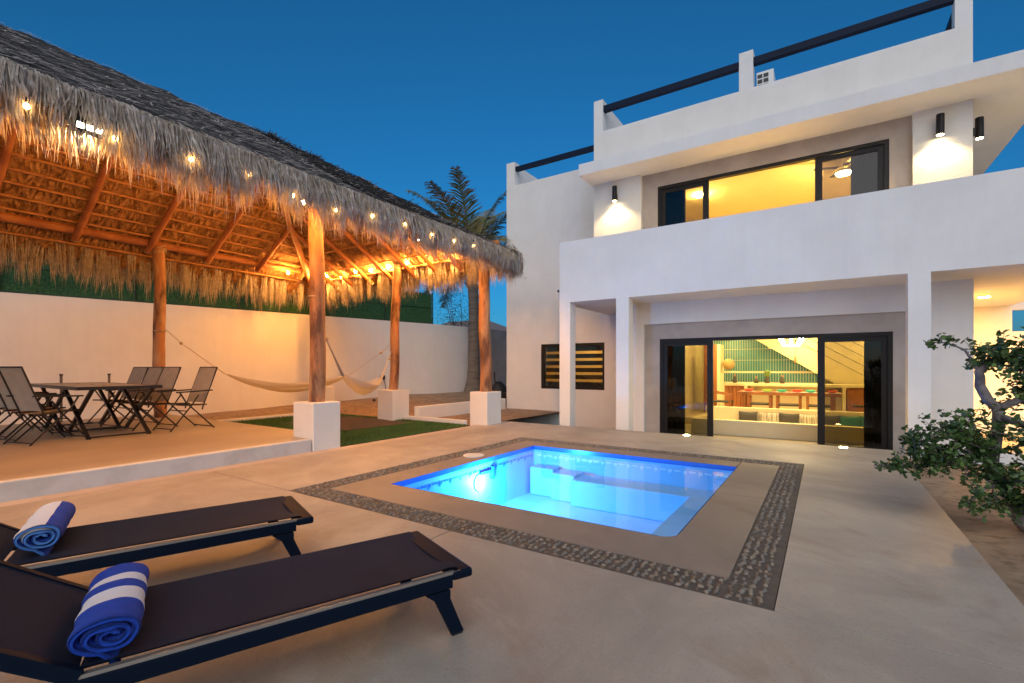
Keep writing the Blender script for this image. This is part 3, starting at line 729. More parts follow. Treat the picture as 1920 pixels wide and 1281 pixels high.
inchair('indoor wooden armchair at the left end of the dining table', -2.42, 14.6, R(-90)); inchair('indoor wooden armchair at the right end of the dining table', .78, 14.6, R(90))
for k, (x, m1, lab) in enumerate(((-1.75,'red','red plate setting on the left of the indoor table'),(-1.3,'lime','lime green cup on the indoor table'),(-.95,'aqua','aqua bowl on the indoor table'),(-.6,'red','red bowl near the middle of the indoor table'),(-.3,'aqua','green bowl right of the middle of the indoor table'),(.18,'red','red plate at the right end of the indoor table'))):
    t = thing('bowl', lab, 'bowl', (x,14.6,.60))
    MB().lathe([(.06,.001),(.10,.03),(.12,.07),(.115,.07),(.06,.012)],(x,14.6,.60),14).build('bowl_body', M[m1], t, smooth=2)
    MB().lathe([(.15,0.001),(.17,.012),(.05,.006)],(x+.02,14.45,.60),14).build('saucer', M['plastic'], t)
for k, (x, hgt, lab) in enumerate(((-2.35,.22,'dark coffee maker at the left of the kitchen counter'),(-1.75,.16,'dark kettle on the kitchen counter'),(-1.05,.2,'dark jar right of the kettle on the counter'),(-1.45,.28,'leafy pot plant on the kitchen counter'))):
    t = thing('kitchen_jar' if k != 3 else 'pot_plant', lab, 'jar' if k != 3 else 'plant', (x,16.3,.78))
    MB().lathe([(.06,.001),(.07,.08),(.05,hgt*.8),(.03,hgt)],(x,16.3,.78),12).build('pot', M['cushg'], t, smooth=2)
    MB().ball((x,16.3,.80+hgt),.03 if k != 3 else .09,(1,1,1.3)).build('top', M['wood'] if k != 3 else M['leafb'], t)
t = thing('straw_globe', 'round woven straw globe lamp by the tall cabinet', 'lamp', (-2.42,15.6,.9))
MB().ball((-2.42,15.6,1.36),.17,n=16,m=10).build('globe', M['woven'], t, smooth=2); MB().tube([(-2.42,15.6,1.53),(-2.42,15.6,2.499)],.006,6).build('cord', M['black'], t)
# cushions along the pit
def cushion(label, x, m1, w=.44, hgt=.30):
    c = MB(); n = 8
    for sgn in (1,-1):
        o = len(c.v)
        for j in range(n+1):
            for i in range(n+1):
                u_, v_ = i/n*2-1, j/n*2-1
                puff = .07*((1-u_**4)*(1-v_**4))**.6
                pin = 1-.10*(u_*u_)*(1-v_*v_)*0-.08*(1-u_*u_)*(v_*v_)
                c.v.append((x+u_*w/2*(1-.06*(1-v_*v_)), 13.30+sgn*puff-.10*(v_+1)/2*-1, -.155+(v_+1)/2*hgt*pin))
        for j in range(n):
            for i in range(n): a = o+j*(n+1)+i; f = (a,a+1,a+n+2,a+n+1); c.f.append(f if sgn < 0 else f[::-1]); c.mi.append(0)
    return tag(c.build('cushion', M[m1], smooth=2), label, 'cushion', 'cushions along the sunken seat')
for lab, x, m1 in (('leftmost charcoal cushion in the sunken seat',-1.62,'cushg'),('first striped cushion between two charcoal cushions',-1.14,'cushs'),('second charcoal cushion from the left in the sunken seat',-.72,'cushg'),('second striped cushion in the sunken seat',-.30,'cushs'),('charcoal cushion behind the door stile',.1,'cushg'),('dark teal cushion behind the right door pane',.50,'cusht'),('small patterned teal cushion at the far right pane',.88,'cusht')):
    cushion(lab, x, m1)

# ================================================================== PALAPA
random.seed(11)
EX0, EX1, EY0, EY1, EZ = -12.90, -5.55, -3.9, 8.74, 3.68      # eave rectangle, top of thatch at the eave
RX, RZ = -9.2, 5.86                                           # ridge
SLP = (RZ-EZ)/(EX1-RX)
RY0, RY1 = EY0+(EX1-RX), EY1-(EX1-RX)
pal = thing('palapa', 'large thatched palapa roof on log posts and white pedestals', 'palapa', (-9.2, 2.6, .0))
BXF, BXB, BYE, BZB = -6.42, -12.0, 8.30, 3.90                 # beam lines
def wob(p0, p1, r0, r1, n=9, seg=10, w=.012, nm='post', m='log', knots=0):
    p0, p1 = Vector(p0), Vector(p1); path = []; rad = []; sd_ = rnd(0,100)
    for i in range(seg+1):
        t = i/seg; q = p0.lerp(p1,t)
        path.append(q+Vector((noise.noise(Vector((sd_,t*3,0)))*w*2, noise.noise(Vector((sd_,t*3,7)))*w*2, noise.noise(Vector((sd_,t*3,13)))*w*(1 if abs((p1-p0).normalized().z)<.7 else 0))))
        rad.append((r0+(r1-r0)*t)*(1+.07*noise.noise(Vector((sd_,t*6,3)))))
    return MB().tube(path, rad, n).build(nm, M[m], pal, smooth=True)
def pedestal(x0,x1,y0,y1,zt=.72):
    return MB().box(x0,x1,y0,y1,-.05,zt).build('pedestal', M['white'], pal, bevel=.012)
pedestal(-6.92,-6.40,4.29,4.77,.72); pedestal(-6.60,-6.12,8.30,8.84,.72); pedestal(-9.05,-8.53,7.80,8.34,.72)
pedestal(-12.25,-11.75,8.05,8.55,.72); pedestal(-6.92,-6.40,.05,.55); pedestal(-6.92,-6.40,-3.6,-3.1); pedestal(-12.25,-11.75,-3.6,-3.1)
posts = [(-6.66,4.53,.72,.118,-6.62,4.5), (-6.36,8.57,.72,.130,-6.36,8.50), (-8.79,8.07,.72,.110,-8.82,8.22), (-12.0,4.35,.18,.112,-12.0,4.35),
         (-12.0,8.3,.72,.11,-12.0,8.3), (-6.66,.3,.72,.115,-6.6,.3), (-12.0,.3,.18,.11,-12.0,.3), (-6.66,-3.35,.72,.115,-6.6,-3.35), (-12.0,-3.35,.72,.11,-12.0,-3.35)]
for (x,y,z0,r_,xt,yt) in posts:
    wob((x,y,z0),(xt,yt,BZB-.05),r_*1.04,r_*.92,n=14,seg=16,w=.02)
for y in (4.35,):
    MB().tube([(-12.11*1.0+.115*math.cos(a)+.11,4.35+.115*math.sin(a),2.05) for a in [2*math.pi*k/14 for k in range(15)]],.012,5).build('rope_wrap', M['rope'], pal)
MB().tube([(-6.645+.125*math.cos(a),4.51+.125*math.sin(a),2.36) for a in [2*math.pi*k/14 for k in range(15)]],.010,5).build('rope_wrap', M['rope'], pal)
# perimeter beams
wob((BXF,-3.9,BZB),(BXF,9.0,BZB),.085,.08,nm='beam',m='pole',seg=24); wob((BXB,-3.9,BZB),(BXB,8.9,BZB),.09,.08,nm='beam',m='pole',seg=24)
wob((-12.6,BYE,BZB+.0),(-5.85,BYE,BZB+.02),.085,.08,nm='beam',m='pole',seg=14); wob((-12.6,-3.35,BZB),(-5.85,-3.35,BZB),.085,.08,nm='beam',m='pole',seg=14)
# lashings where posts meet beams
for (x,y,z0,r_,xt,yt) in posts[:4]:
    for dz in (-.09,-.05,0.02):
        MB().tube([(xt+.12*math.cos(a),yt+.12*math.sin(a),BZB-.06+dz+.04*math.sin(a*2)) for a in [2*math.pi*k/12 for k in range(13)]],.012,5).build('lashing', M['rope'], pal)
# rafters and battens, under-surface is parallel to the thatch top and lower by TH
TH = .34
def zin_x(x): return RZ-TH-abs(x-RX)*SLP          # side slopes
def zin_y(y): return RZ-TH-(y-RY1)*SLP            # end slope (towards the house)
ins = lambda v: v
def rafter(p0, p1, r0=.062, r1=.05):
    return wob(p0, p1, r0, r1, n=9, seg=6, w=.012, nm='rafter', m='pole')
XB2 = EX0+.45; XF2 = EX1-.25; YE2 = EY1-.35
y = -2.9
while y < 8.0:
    for side, xe in ((-1,XB2),(1,XF2)):
        # hip limits the upper end
        top_x = RX if y <= RY1 else RX+side*(y-RY1)
        if y < RY0: top_x = RX+side*(RY0-y)
        x_start = BXB-.12 if side < 0 else BXF+.12
        if (top_x-x_start)*(-side) > .25:
            rafter((x_start,y,zin_x(x_start)-.03),(top_x,y,zin_x(top_x)-.03))
            MB().tube([(x_start-.015*(-side),y,zin_x(x_start)-.03),(x_start-.03*(-side),y,zin_x(x_start)-.045)],.064,10).build('rafter_end', M['rope'], pal)
    y += 1.18
for x in (-11.45,-10.75,-10.0,-9.2,-8.4,-7.65,-6.95):
    yt = RY1+abs(x-RX)
    if BYE+.12-yt > .25:
        rafter((x,BYE+.12,zin_y(BYE+.12)-.03),(x,yt,zin_y(yt)-.03),.058,.048)
        MB().tube([(x,BYE+.12,zin_y(BYE+.12)-.03),(x,BYE+.14,zin_y(BYE+.14)-.045)],.06,10).build('rafter_end', M['rope'], pal)
for sx in (-1,1):
    d = BYE-RY1+.1
    rafter((RX+sx*d,RY1+d,zin_x(RX+sx*d)-.05),(RX,RY1,zin_x(RX)-.05),.075,.065)
wob((RX,RY0,RZ-TH-.05),(RX,RY1,RZ-TH-.05),.07,.07,nm='ridge_pole',m='pole')
# battens
k = 0
d = .22
while d < EX1-RX-.25:
    x_b = RX-d; x_f = RX+d; yt = RY1+d-.05; y0_ = RY0-d
    for x in (x_b, x_f):
        wob((x,max(y0_,-3.2),zin_x(x)+.045),(x,yt,zin_x(x)+.045),.021,.021,n=6,seg=8,w=.01,nm='batten',m='batten')
    yy = RY1+d
    wob((RX-d+.04,yy,zin_y(yy)+.045),(RX+d-.04,yy,zin_y(yy)+.045),.021,.021,n=6,seg=6,w=.01,nm='batten',m='batten')
    d += .265
# thatch body: top skin and under skin
def quadgrid(mb, A, B, C, D, nu, nv, amp, nf=3.):
    """A-B lower edge, D-C upper edge"""
    A,B,C,D = map(Vector,(A,B,C,D)); nrm = (B-A).cross(D-A).normalized(); o = len(mb.v)
    for j in range(nv+1):
        for i in range(nu+1):
            p = A.lerp(B,i/nu).lerp(D.lerp(C,i/nu), j/nv)
            q = p+nrm*amp*(noise.noise(p*nf)+.5*noise.noise(p*nf*2.7)); mb.v.append(tuple(q))
    for j in range(nv):
        for i in range(nu): a = o+j*(nu+1)+i; mb.f.append((a,a+1,a+nu+2,a+nu+1)); mb.mi.append(0)
sk = MB()
c1,c2,c3,c4 = (EX1,EY0,EZ),(EX1,EY1,EZ),(EX0,EY1,EZ),(EX0,EY0,EZ); r0,r1 = (RX,RY0,RZ),(RX,RY1,RZ)
quadgrid(sk,c1,c2,r1,r0,130,40,.045); quadgrid(sk,c2,c3,r1,r1,70,40,.045); quadgrid(sk,c3,c4,r0,r1,60,20,.045); quadgrid(sk,c4,c1,r0,r0,50,20,.045)
sk.build('thatch_top', M['thatchdark'], pal, smooth=2, kind='stuff')
us = MB(); dz = -.20
L_ = lambda p: (p[0],p[1],p[2]+dz)
quadgrid(us,L_(c2),L_(c1),L_(r0),L_(r1),60,24,.02); quadgrid(us,L_(c3),L_(c2),L_(r1),L_(r1),50,24,.02); quadgrid(us,L_(c4),L_(c3),L_(r1),L_(r0),60,24,.02); quadgrid(us,L_(c1),L_(c4),L_(r0),L_(r0),30,16,.02)
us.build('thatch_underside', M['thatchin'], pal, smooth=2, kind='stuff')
# fronds seen from below: folded leaf blades lying on the battens
ub = MB()
def blade(p, dirv, side, ln, w, sag):
    p, dirv, side = Vector(p), Vector(dirv), Vector(side); q1 = p+dirv*ln*.5-Vector((0,0,sag*.4)); q2 = p+dirv*ln-Vector((0,0,sag))
    ub.add([p-side*w*.5, p+side*w*.5, q1+side*w*.6, q1-side*w*.6, q2], [(0,1,2,3),(3,2,4)])
sl = math.sqrt(1+SLP*SLP)
for i in range(9500):
    if random.random() < .62:      # rear slope
        y = rnd(-2.6,8.6); d = rnd(max(0.1,y-RY1),3.5); x = RX-d
        dirv = (-1/sl, rnd(-.45,.45), -SLP/sl); side = (rnd(-.2,.2),1,rnd(-.5,.5)); z = RZ-d*SLP-.215
    else:
        x = rnd(-12.6,-5.9); d = rnd(abs(x-RX),3.5); y = RY1+d
        dirv = (rnd(-.45,.45), 1/sl, -SLP/sl); side = (1,rnd(-.2,.2),rnd(-.5,.5)); z = RZ-d*SLP-.215
    blade((x,y,z-rnd(0,.03)), dirv, side, rnd(.18,.42), rnd(.012,.05), rnd(.0,.05))
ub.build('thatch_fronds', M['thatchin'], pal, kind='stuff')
# straw dashes and net cords on the dark top
ds = MB()
for i in range(9000):
    if random.random() < .72:
        y = rnd(-1.5,9.1); dmin = max(.02,y-RY1); 
        if dmin > 3.6: continue
        d = rnd(dmin,3.62); p = Vector((RX+d,y,RZ-d*SLP)); al = Vector((0,1,0)); upv = Vector((SLP,0,1)).normalized(); dn = Vector((1,0,-SLP)).normalized()
    else:
        d = rnd(.05,3.6); x = RX+rnd(-d,d); p = Vector((x,RY1+d,RZ-d*SLP)); al = Vector((1,0,0)); upv = Vector((0,SLP,1)).normalized(); dn = Vector((0,1,-SLP)).normalized()
    a = rnd(-.6,.6) if random.random() < .8 else rnd(-1.5,1.5)
    dv_ = al*math.cos(a)+dn*math.sin(a); sdv = upv.cross(dv_); ln = rnd(.05,.20); w = rnd(.005,.011)
    p = p+upv*(.045*(noise.noise(p*3)+.5*noise.noise(p*8.1))+rnd(.006,.03)); e = p+dv_*ln+upv*rnd(-.012,.02)
    ds.add([p-sdv*w,p+sdv*w,e+sdv*w*.6,e-sdv*w*.6],[(0,1,2,3)])
ds.build('thatch_straw', M['thatchdash'], pal, kind='stuff')
nt = MB()
for k in range(70):
    y = 5.2+k*.058
    pts = []
    for j in range(10):
        d = max(.02,y-RY1)+(3.5-max(.02,y-RY1))*j/9
        if d > 3.6: break
        p = Vector((RX+d,y+.03*math.sin(j*2+k),RZ-d*SLP)); pts.append(p+Vector((SLP,0,1)).normalized()*(.035+.03*noise.noise(p*3)))
    if len(pts) > 2 and y < 9.0: nt.tube(pts,.005,3,caps=False)
for k in range(40):
    d = .1+k*.088
    if d > 3.55: break
    pts = []
    for j in range(26):
        y = 4.8+(RY1+d-4.8)*j/25
        p = Vector((RX+d,y,RZ-d*SLP)); pts.append(p+Vector((SLP,0,1)).normalized()*(.035+.03*noise.noise(p*3))+Vector((0,0,.012*math.sin(j*1.7))))
    nt.tube(pts,.005,3,caps=False)
nt.build('roof_net', M['net'], pal, kind='stuff')
# hanging fringe
fr = MB()
def ribbon(ps, sdv, w):
    ws = [w*.6]+[w]*(len(ps)-3)+[w*.75,w*.15]; o = len(fr.v)
    for p, ww in zip(ps,ws): fr.v.append(tuple(p-sdv*ww)); fr.v.append(tuple(p+sdv*ww))
    for i in range(len(ps)-1): fr.f.append((o+2*i,o+2*i+1,o+2*i+3,o+2*i+2)); fr.mi.append(0)
def strand(s0, out, along, up_back, hang, w, flare):
    """outer layer: starts up the slope above the skin, bends over the eave and hangs"""
    out, along, s0 = Vector(out), Vector(along), Vector(s0)
    upd = (-out+Vector((0,0,SLP))).normalized(); nr = (out*SLP+Vector((0,0,1))).normalized()
    dr = along*rnd(-.16,.16)*hang
    ps = (s0+upd*up_back+nr*rnd(.03,.06), s0+upd*up_back*.4+nr*rnd(.03,.08)+dr*.1, s0+out*rnd(.02,.08)+nr*rnd(.0,.05)+dr*.25,
          s0+out*(flare*.6+.05)+Vector((0,0,-hang*.40))+dr*.5, s0+out*flare+Vector((0,0,-hang*.75))+dr*.8, s0+out*(flare+rnd(-.03,.04))+Vector((0,0,-hang))+dr*1.1+along*rnd(-.03,.03))
    ribbon(ps, (along*rnd(.5,1)+out*rnd(-.6,.6)).normalized(), w)
def hanger(p, out, along, hang, w):
    """inner layers: hang from below the eave"""
    out, along, p = Vector(out), Vector(along), Vector(p); dr = along*rnd(-.2,.2)*hang+out*rnd(-.05,.22)*hang
    ribbon((p, p+dr*.3+Vector((0,0,-hang*.3)), p+dr*.65+Vector((0,0,-hang*.65)), p+dr+Vector((0,0,-hang))), (along*rnd(.5,1)+out*rnd(-.7,.7)).normalized(), w)
def fringe(n, A, B, out, prof):
    """tufts of strands; prof(s in metres along the eave) gives the hang there"""
    A,B = Vector(A),Vector(B); al = (B-A).normalized(); ln = (B-A).length; o3 = Vector(out)
    for i in range(n//11):
        x_ = random.random()*ln; hm = prof(x_)
        ch = hm*(.45+.55*random.random()**1.3)*(1+.25*noise.noise(Vector((x_*1.2,out[0]*3,out[1]*5)))); drift = rnd(-.16,.16)*ch; inner = random.random() < .42
        d0 = rnd(.02,.50); fl = rnd(.0,.30)*ch
        for k in range(11):
            g = random.gauss(0,.045); hang = ch*rnd(.62,1.12); w = rnd(.0032,.0075)
            p = A+al*max(0,min(ln,x_+g)); dr = al*(drift-g*.45+rnd(-.035,.035))
            sdv = (al*rnd(.5,1)+o3*rnd(-.6,.6)).normalized()
            if inner:
                q = p-o3*d0+Vector((0,0,d0*SLP-.16-rnd(0,.05))); hg = hang*rnd(.8,1.1)+d0*SLP*.75; dr = dr+o3*rnd(-.02,.14)
                ribbon((q, q+dr*.25+Vector((0,0,-hg*.3)), q+dr*.6+Vector((0,0,-hg*.65)), q+dr+Vector((0,0,-hg))), sdv, w)
            else:
                up_back = .04+.34*random.random()**2.2; f_ = fl+rnd(-.02,.03)
                upd = (-o3+Vector((0,0,SLP))).normalized(); nr = (o3*SLP+Vector((0,0,1))).normalized(); s0 = p-o3*rnd(.0,.10)
                ribbon((s0+upd*up_back+nr*rnd(.03,.06), s0+upd*up_back*.4+nr*rnd(.03,.07)+dr*.1, s0+o3*.04+nr*rnd(.0,.05)+dr*.25,
                        s0+o3*(f_*.6+.05)+Vector((0,0,-hang*.40))+dr*.5, s0+o3*(f_+.05)+Vector((0,0,-hang*.75))+dr*.8, s0+o3*(f_+.03)+Vector((0,0,-hang))+dr*1.05), sdv, w)
def lerp_prof(pts):
    def f(x):
        for (a,va),(b_,vb) in zip(pts[:-1],pts[1:]):
            if x <= b_: return va+(vb-va)*max(0,(x-a))/(b_-a)
        return pts[-1][1]
    return f
fringe(14500,(EX1,-1.2,EZ),(EX1,EY1,EZ),(1,0,0),lerp_prof([(0,.38),(2.0,.40),(3.0,.46),(3.8,.52),(5.2,.50),(6.5,.44),(8.2,.38),(10,.42)]))
fringe(5600,(EX0,EY1,EZ),(EX1,EY1,EZ),(0,1,0),lerp_prof([(0,.68),(3,.62),(5.5,.56),(7.4,.45)]))
fringe(6200,(EX0,-2.5,EZ),(EX0,EY1,EZ),(-1,0,0),lerp_prof([(0,.74),(6,.74),(11.3,.70)]))
for k in range(900):
    a = rnd(0,R(90)); o_ = (math.cos(a),math.sin(a),0); al = Vector((-math.sin(a),math.cos(a),0)); bp_ = Vector((EX1-.25,EY1-.25,EZ))+Vector(o_)*rnd(.15,.32)
    strand(bp_,o_,al,rnd(.05,.25),rnd(.2,.5),rnd(.004,.008),rnd(0,.10))
fr.build('thatch_fringe', M['thatch'], pal, kind='stuff')

# ---- string lights (cable, sockets, bulbs)
def stringlight(label, pts, bulbs, sag=.05, bm_='bulb'):
    t = thing('string_light', label, 'string lights', pts[0])
    path = []
    for a, b_ in zip(pts[:-1], pts[1:]):
        for i in range(8): p = Vector(a).lerp(Vector(b_), i/8); p.z -= sag*math.sin(math.pi*i/8); path.append(p)
    path.append(Vector(pts[-1])); MB().tube([q-Vector((.12,0,-.02)) for q in path] if bm_ != 'bulb' else path,.006,5).build('cable', M['socket'], t)
    for (x,y,z) in bulbs:
        s_ = MB().lathe([(.012,.10),(.016,.09),(.018,.045),(.016,.035)],(x,y,z),8).build('socket', M['socket'], t, smooth=2)
        MB().ball((x,y,z),.030 if bm_ == 'bulb' else .021,(1,1,1.15),n=8,m=5).build('bulb', M[bm_], s_, smooth=2)
    return t
fb = [(-5.49+rnd(-.03,.02),y_*.886,1.25+(z_-1.25)*.886) for y_, z_ in ((-.4,3.68),(.4,3.66),(1.19,3.68),(1.86,3.66),(2.56,3.69),(3.22,3.74),(3.85,3.67),(4.55,3.66),(5.22,3.74),(5.97,3.80),(6.62,3.77),(7.3,3.80),(7.91,3.84))]
stringlight('string of warm bulbs along the front eave of the palapa', [(x_,y_,z_+.11) for x_,y_,z_ in fb], fb, .03, 'bulbdim')
ib = [(-6.32,-.6+.78*k,3.66+.04*(k%3)) for k in range(11)]  # extra bulbs added out of view on the front beam to light the roof
stringlight('added second string of warm bulbs, unseen behind the thatch fringe, lighting the roof', [(x_,y_,z_+.11) for x_,y_,z_ in ib], ib, .03)
eb = [(x_,8.12,z_) for x_, z_ in ((-11.5,3.78),(-10.85,3.70),(-10.28,3.78),(-9.68,3.74),(-9.05,3.75),(-8.39,3.78),(-7.76,3.75),(-7.03,3.74))]
stringlight('string of warm bulbs along the house end of the palapa', [(x_,8.12,z_+.11) for x_,_,z_ in eb], eb, .03)
bb = [(-11.8,y_,z_) for y_, z_ in ((7.9,3.76),(7.17,3.76))]
stringlight('short string of two warm bulbs in the back corner of the palapa', [(-11.8,8.05,3.86),(-11.8,7.9,3.87),(-11.8,7.17,3.87),(-11.8,6.9,3.85)], bb, .02)
# ---- floodlight on the front beam
t = thing('floodlight', 'bright white floodlight in the thatch fringe at upper left', 'lamp', (-5.60,1.48,3.44))
MB().box(-5.66,-5.56,1.37,1.59,3.39,3.50).build('case', M['black'], t, bevel=.01)
MB().bar((-5.61,1.48,3.50),(-5.75,1.48,3.62),.03,.03).build('bracket', M['black'], t)
for k in range(3):
    q = MB(); yy = 1.388+.066*k
    q.add([(-5.557,yy,3.40),(-5.557,yy+.048,3.40),(-5.557,yy+.048,3.45),(-5.557,yy,3.45)],[(0,1,2,3)]); q.build('led', M['flood'], t)
light('SPOT','flood_beam',t,(-.08,0,-.02),45.,(1.0,.64,.28),spot_size=R(165),spot_blend=.6,shadow_soft_size=.05,rot=(0,R(58),0))

# ================================================================== BOUNDARY WALL, FENCE, BEYOND
def vwall(pts, z0, z1, th, nm, m, label, cat):
    poly = []
    P = [Vector((x,y,0)) for x,y in pts]
    off = []
    for i,p in enumerate(P):
        d = (P[min(i+1,len(P)-1)]-P[max(i-1,0)]).normalized(); nrm = Vector((-d.y,d.x,0)); off.append(p+nrm*th)
    poly = [(p.x,p.y) for p in P]+[(p.x,p.y) for p in reversed(off)]
    return tag(MB().prism(poly[::-1],z0,z1).build(nm, M[m]), label, cat)
bw = [(-16.2,-4.2),(-14.58,2.41),(-11.97,12.99),(-11.70,14.6)]
vwall(bw,-.1,2.86,.2,'boundary_wall','white','long pale boundary wall behind the palapa','wall')
vwall([(-11.70,14.62),(-11.55,17.3)],-.1,2.86,.2,'boundary_wall','cement','short stretch of wall beside the house, coloured darker as if unlit','wall')  # darker material carries the unlit tone of this stretch
def along(s):   # point on the main wall line, s = y
    x0,y0,x1,y1 = -14.58,2.41,-11.97,12.99
    t_ = (s-y0)/(y1-y0); return x0+(x1-x0)*t_, s
fe = thing('mesh_fence', 'green privacy mesh fence standing on the boundary wall', 'fence', (*along(5),2.86))
ys = [-2.0,.2,2.4,4.6,6.8,9.0,11.1,12.95]
for a, b_ in zip(ys[:-1],ys[1:]):
    (xa,ya),(xb,yb) = along(a),along(b_)
    q = MB(); nn = 14; nv = 8
    for j in range(nv+1):
        for i in range(nn+1):
            x = xa+(xb-xa)*i/nn; y = ya+(yb-ya)*i/nn; w_ = .03*noise.noise(Vector((x*2,y*2,j*.5)))
            zt = 3.97-.14*math.sin(math.pi*i/nn)*0
            q.v.append((x-.10+w_,y,2.87+(zt-2.87)*j/nv))
    for j in range(nv):
        for i in range(nn): o_ = j*(nn+1)+i; q.f.append((o_,o_+1,o_+nn+2,o_+nn+1)); q.mi.append(0)
    q.build('mesh_panel', M['green'], fe, smooth=2)
for s in ys:
    x,y = along(s); MB().tube([(x-.06,y,2.862),(x-.06,y,4.02)],.022,8).build('fence_post', M['greenpost'], fe)
for zz in (2.9,3.45,3.99):
    (xa,ya),(xb,yb) = along(-2),along(12.95); MB().tube([(xa-.07,ya,zz),(xb-.07,yb,zz)],.010,6).build('fence_wire', M['greenpost'], fe)
# neighbour's roof and scrub beyond the wall
nh = thing('neighbour_house', 'low neighbouring house with grey hipped roof beyond the wall', 'house', (-26,31,0))
MB().box(-31,-19,27,35,-.07,3.0).build('wall', M['white'], nh)
q = MB(); q.add([(-31.5,26.5,3.0),(-18.5,26.5,3.0),(-18.5,35.5,3.0),(-31.5,35.5,3.0),(-27,31,5.2),(-23,31,5.2)],[(0,1,5,4),(1,2,5),(2,3,4,5),(3,0,4),(3,2,1,0)]); q.build('roof', M['roofgrey'], nh)
def bush(name, label, c, rx, rz, n, mt, leaf=.10, stems=5, seed=1, group=None):
    rr = random.Random(seed); t = thing(name, label, 'bush', (c[0],c[1],c[2]), 0, group)
    s_ = MB()
    tips = []
    for k in range(stems):
        a = rr.uniform(0,6.28); e = (c[0]+rx*.7*math.cos(a)*rr.random(),c[1]+rx*.7*math.sin(a)*rr.random(),c[2]+rz*rr.uniform(.6,1.))
        s_.tube([c,((c[0]+e[0])/2+rr.uniform(-.1,.1),(c[1]+e[1])/2,(c[2]+e[2])/2),e],[.04,.025,.008],5); tips.append(e)
    s_.build('stem', M['bark'], t)
    l_ = MB()
    for k in range(n):
        e = rr.choice(tips); f = rr.uniform(.45,1.08); p = Vector(c).lerp(Vector(e),f)+Vector((rr.gauss(0,rx*.22),rr.gauss(0,rx*.22),rr.gauss(0,rz*.10)))
        a = Vector((rr.uniform(-1,1),rr.uniform(-1,1),rr.uniform(-.6,.6))).normalized(); b_ = a.cross(Vector((rr.uniform(-1,1),rr.uniform(-1,1),1))).normalized()
        l_.add([p-a*leaf,p-b_*leaf*.4,p+a*leaf,p+b_*leaf*.4],[(0,1,2,3)])
    l_.build('foliage', M[mt], t); return t
bush('scrub_bush','thin scrubby bush beyond the wall beside the green fence',(-13.4,16.4,-.07),1.5,4.7,3200,'scrub',.045,12,5)
for i,(y_,x_) in enumerate(((4.5,-17.2),(8.6,-16.2),(11.4,-15.6),(1.0,-18.4))):
    bush('scrub_bush',('tall scrub seen over the green mesh left of the far post','tall scrub seen through the mesh beside the right hammock','scrub at the right end of the green mesh','scrub at far left behind the mesh fence')[i],(x_,y_,-.07),1.6,4.4,2600,'scrub',.05,12,20+i)

# ================================================================== PALM
palm = thing('palm_tree', 'tall palm tree behind the palapa beside the house', 'palm', (-11.15,14.2,.28))
tr = []; rd = []
for i in range(26):
    t_ = i/25; tr.append((-11.15+.18*math.sin(t_*2.2)-.1*t_,14.2-.1*t_,.2+4.5*t_)); rd.append((.34 if i < 1 else .26-.07*min(1,t_*2.5))*(1+.05*(i%2)) if i > 2 else .38-.04*i)
MB().tube(tr,rd,12).build('trunk', M['trunk'], palm, smooth=True)
random.seed(21)
top = Vector(tr[-1])
boot = MB()
for k in range(16):
    a = k*2.4; dvv = Vector((math.cos(a),math.sin(a),1.6)).normalized(); p = top+Vector((0,0,-.9+.05*k)); boot.bar(p+dvv*.05,p+dvv*rnd(.5,.9),.09,.035)
boot.build('leaf_base', M['bark'], palm)
for k in range(17):
    a = 2*math.pi*k/17*2.0+rnd(-.2,.2); lift = rnd(.75,1.45) if k % 4 else rnd(.2,.5); ln = rnd(3.0,4.1)
    hd = Vector((math.cos(a),math.sin(a),0)); pts = []
    for j in range(11):
        s = j/10; el_ = lift-1.0*s*s*(1.25-.5*min(lift,1.4)/1.4)
        p = (top if j == 0 else pts[-1])+(hd*math.cos(el_)+Vector((0,0,1))*math.sin(el_))*ln/10; pts.append(p)
    fm = MB(); fm.tube([top]+pts,[.035]+[.03-.0024*j for j in range(11)],5)
    sd0 = hd.cross(Vector((0,0,1))).normalized()
    for j in range(2,11):
        for h in (0,.14,.28,.42,.57,.71,.85):
            p = pts[j-1].lerp(pts[j],h); dd = (pts[j]-pts[j-1]).normalized(); L1 = .75*math.sin(math.pi*min(1,(j+h)/11.5)**.8)+.12
            for sg in (-1,1):
                tip = p+(sd0*sg*.75+dd*.65+Vector((0,0,rnd(-.35,.1)))).normalized()*L1*rnd(.8,1.1)
                mid = p.lerp(tip,.5)+Vector((0,0,.03)); n_ = dd*.024
                fm.add([p-n_,p+n_,mid+n_,mid-n_,tip+Vector((0,0,-.05))],[(0,1,2,3),(3,2,4)])
    fm.build('frond', M['frond'], palm)

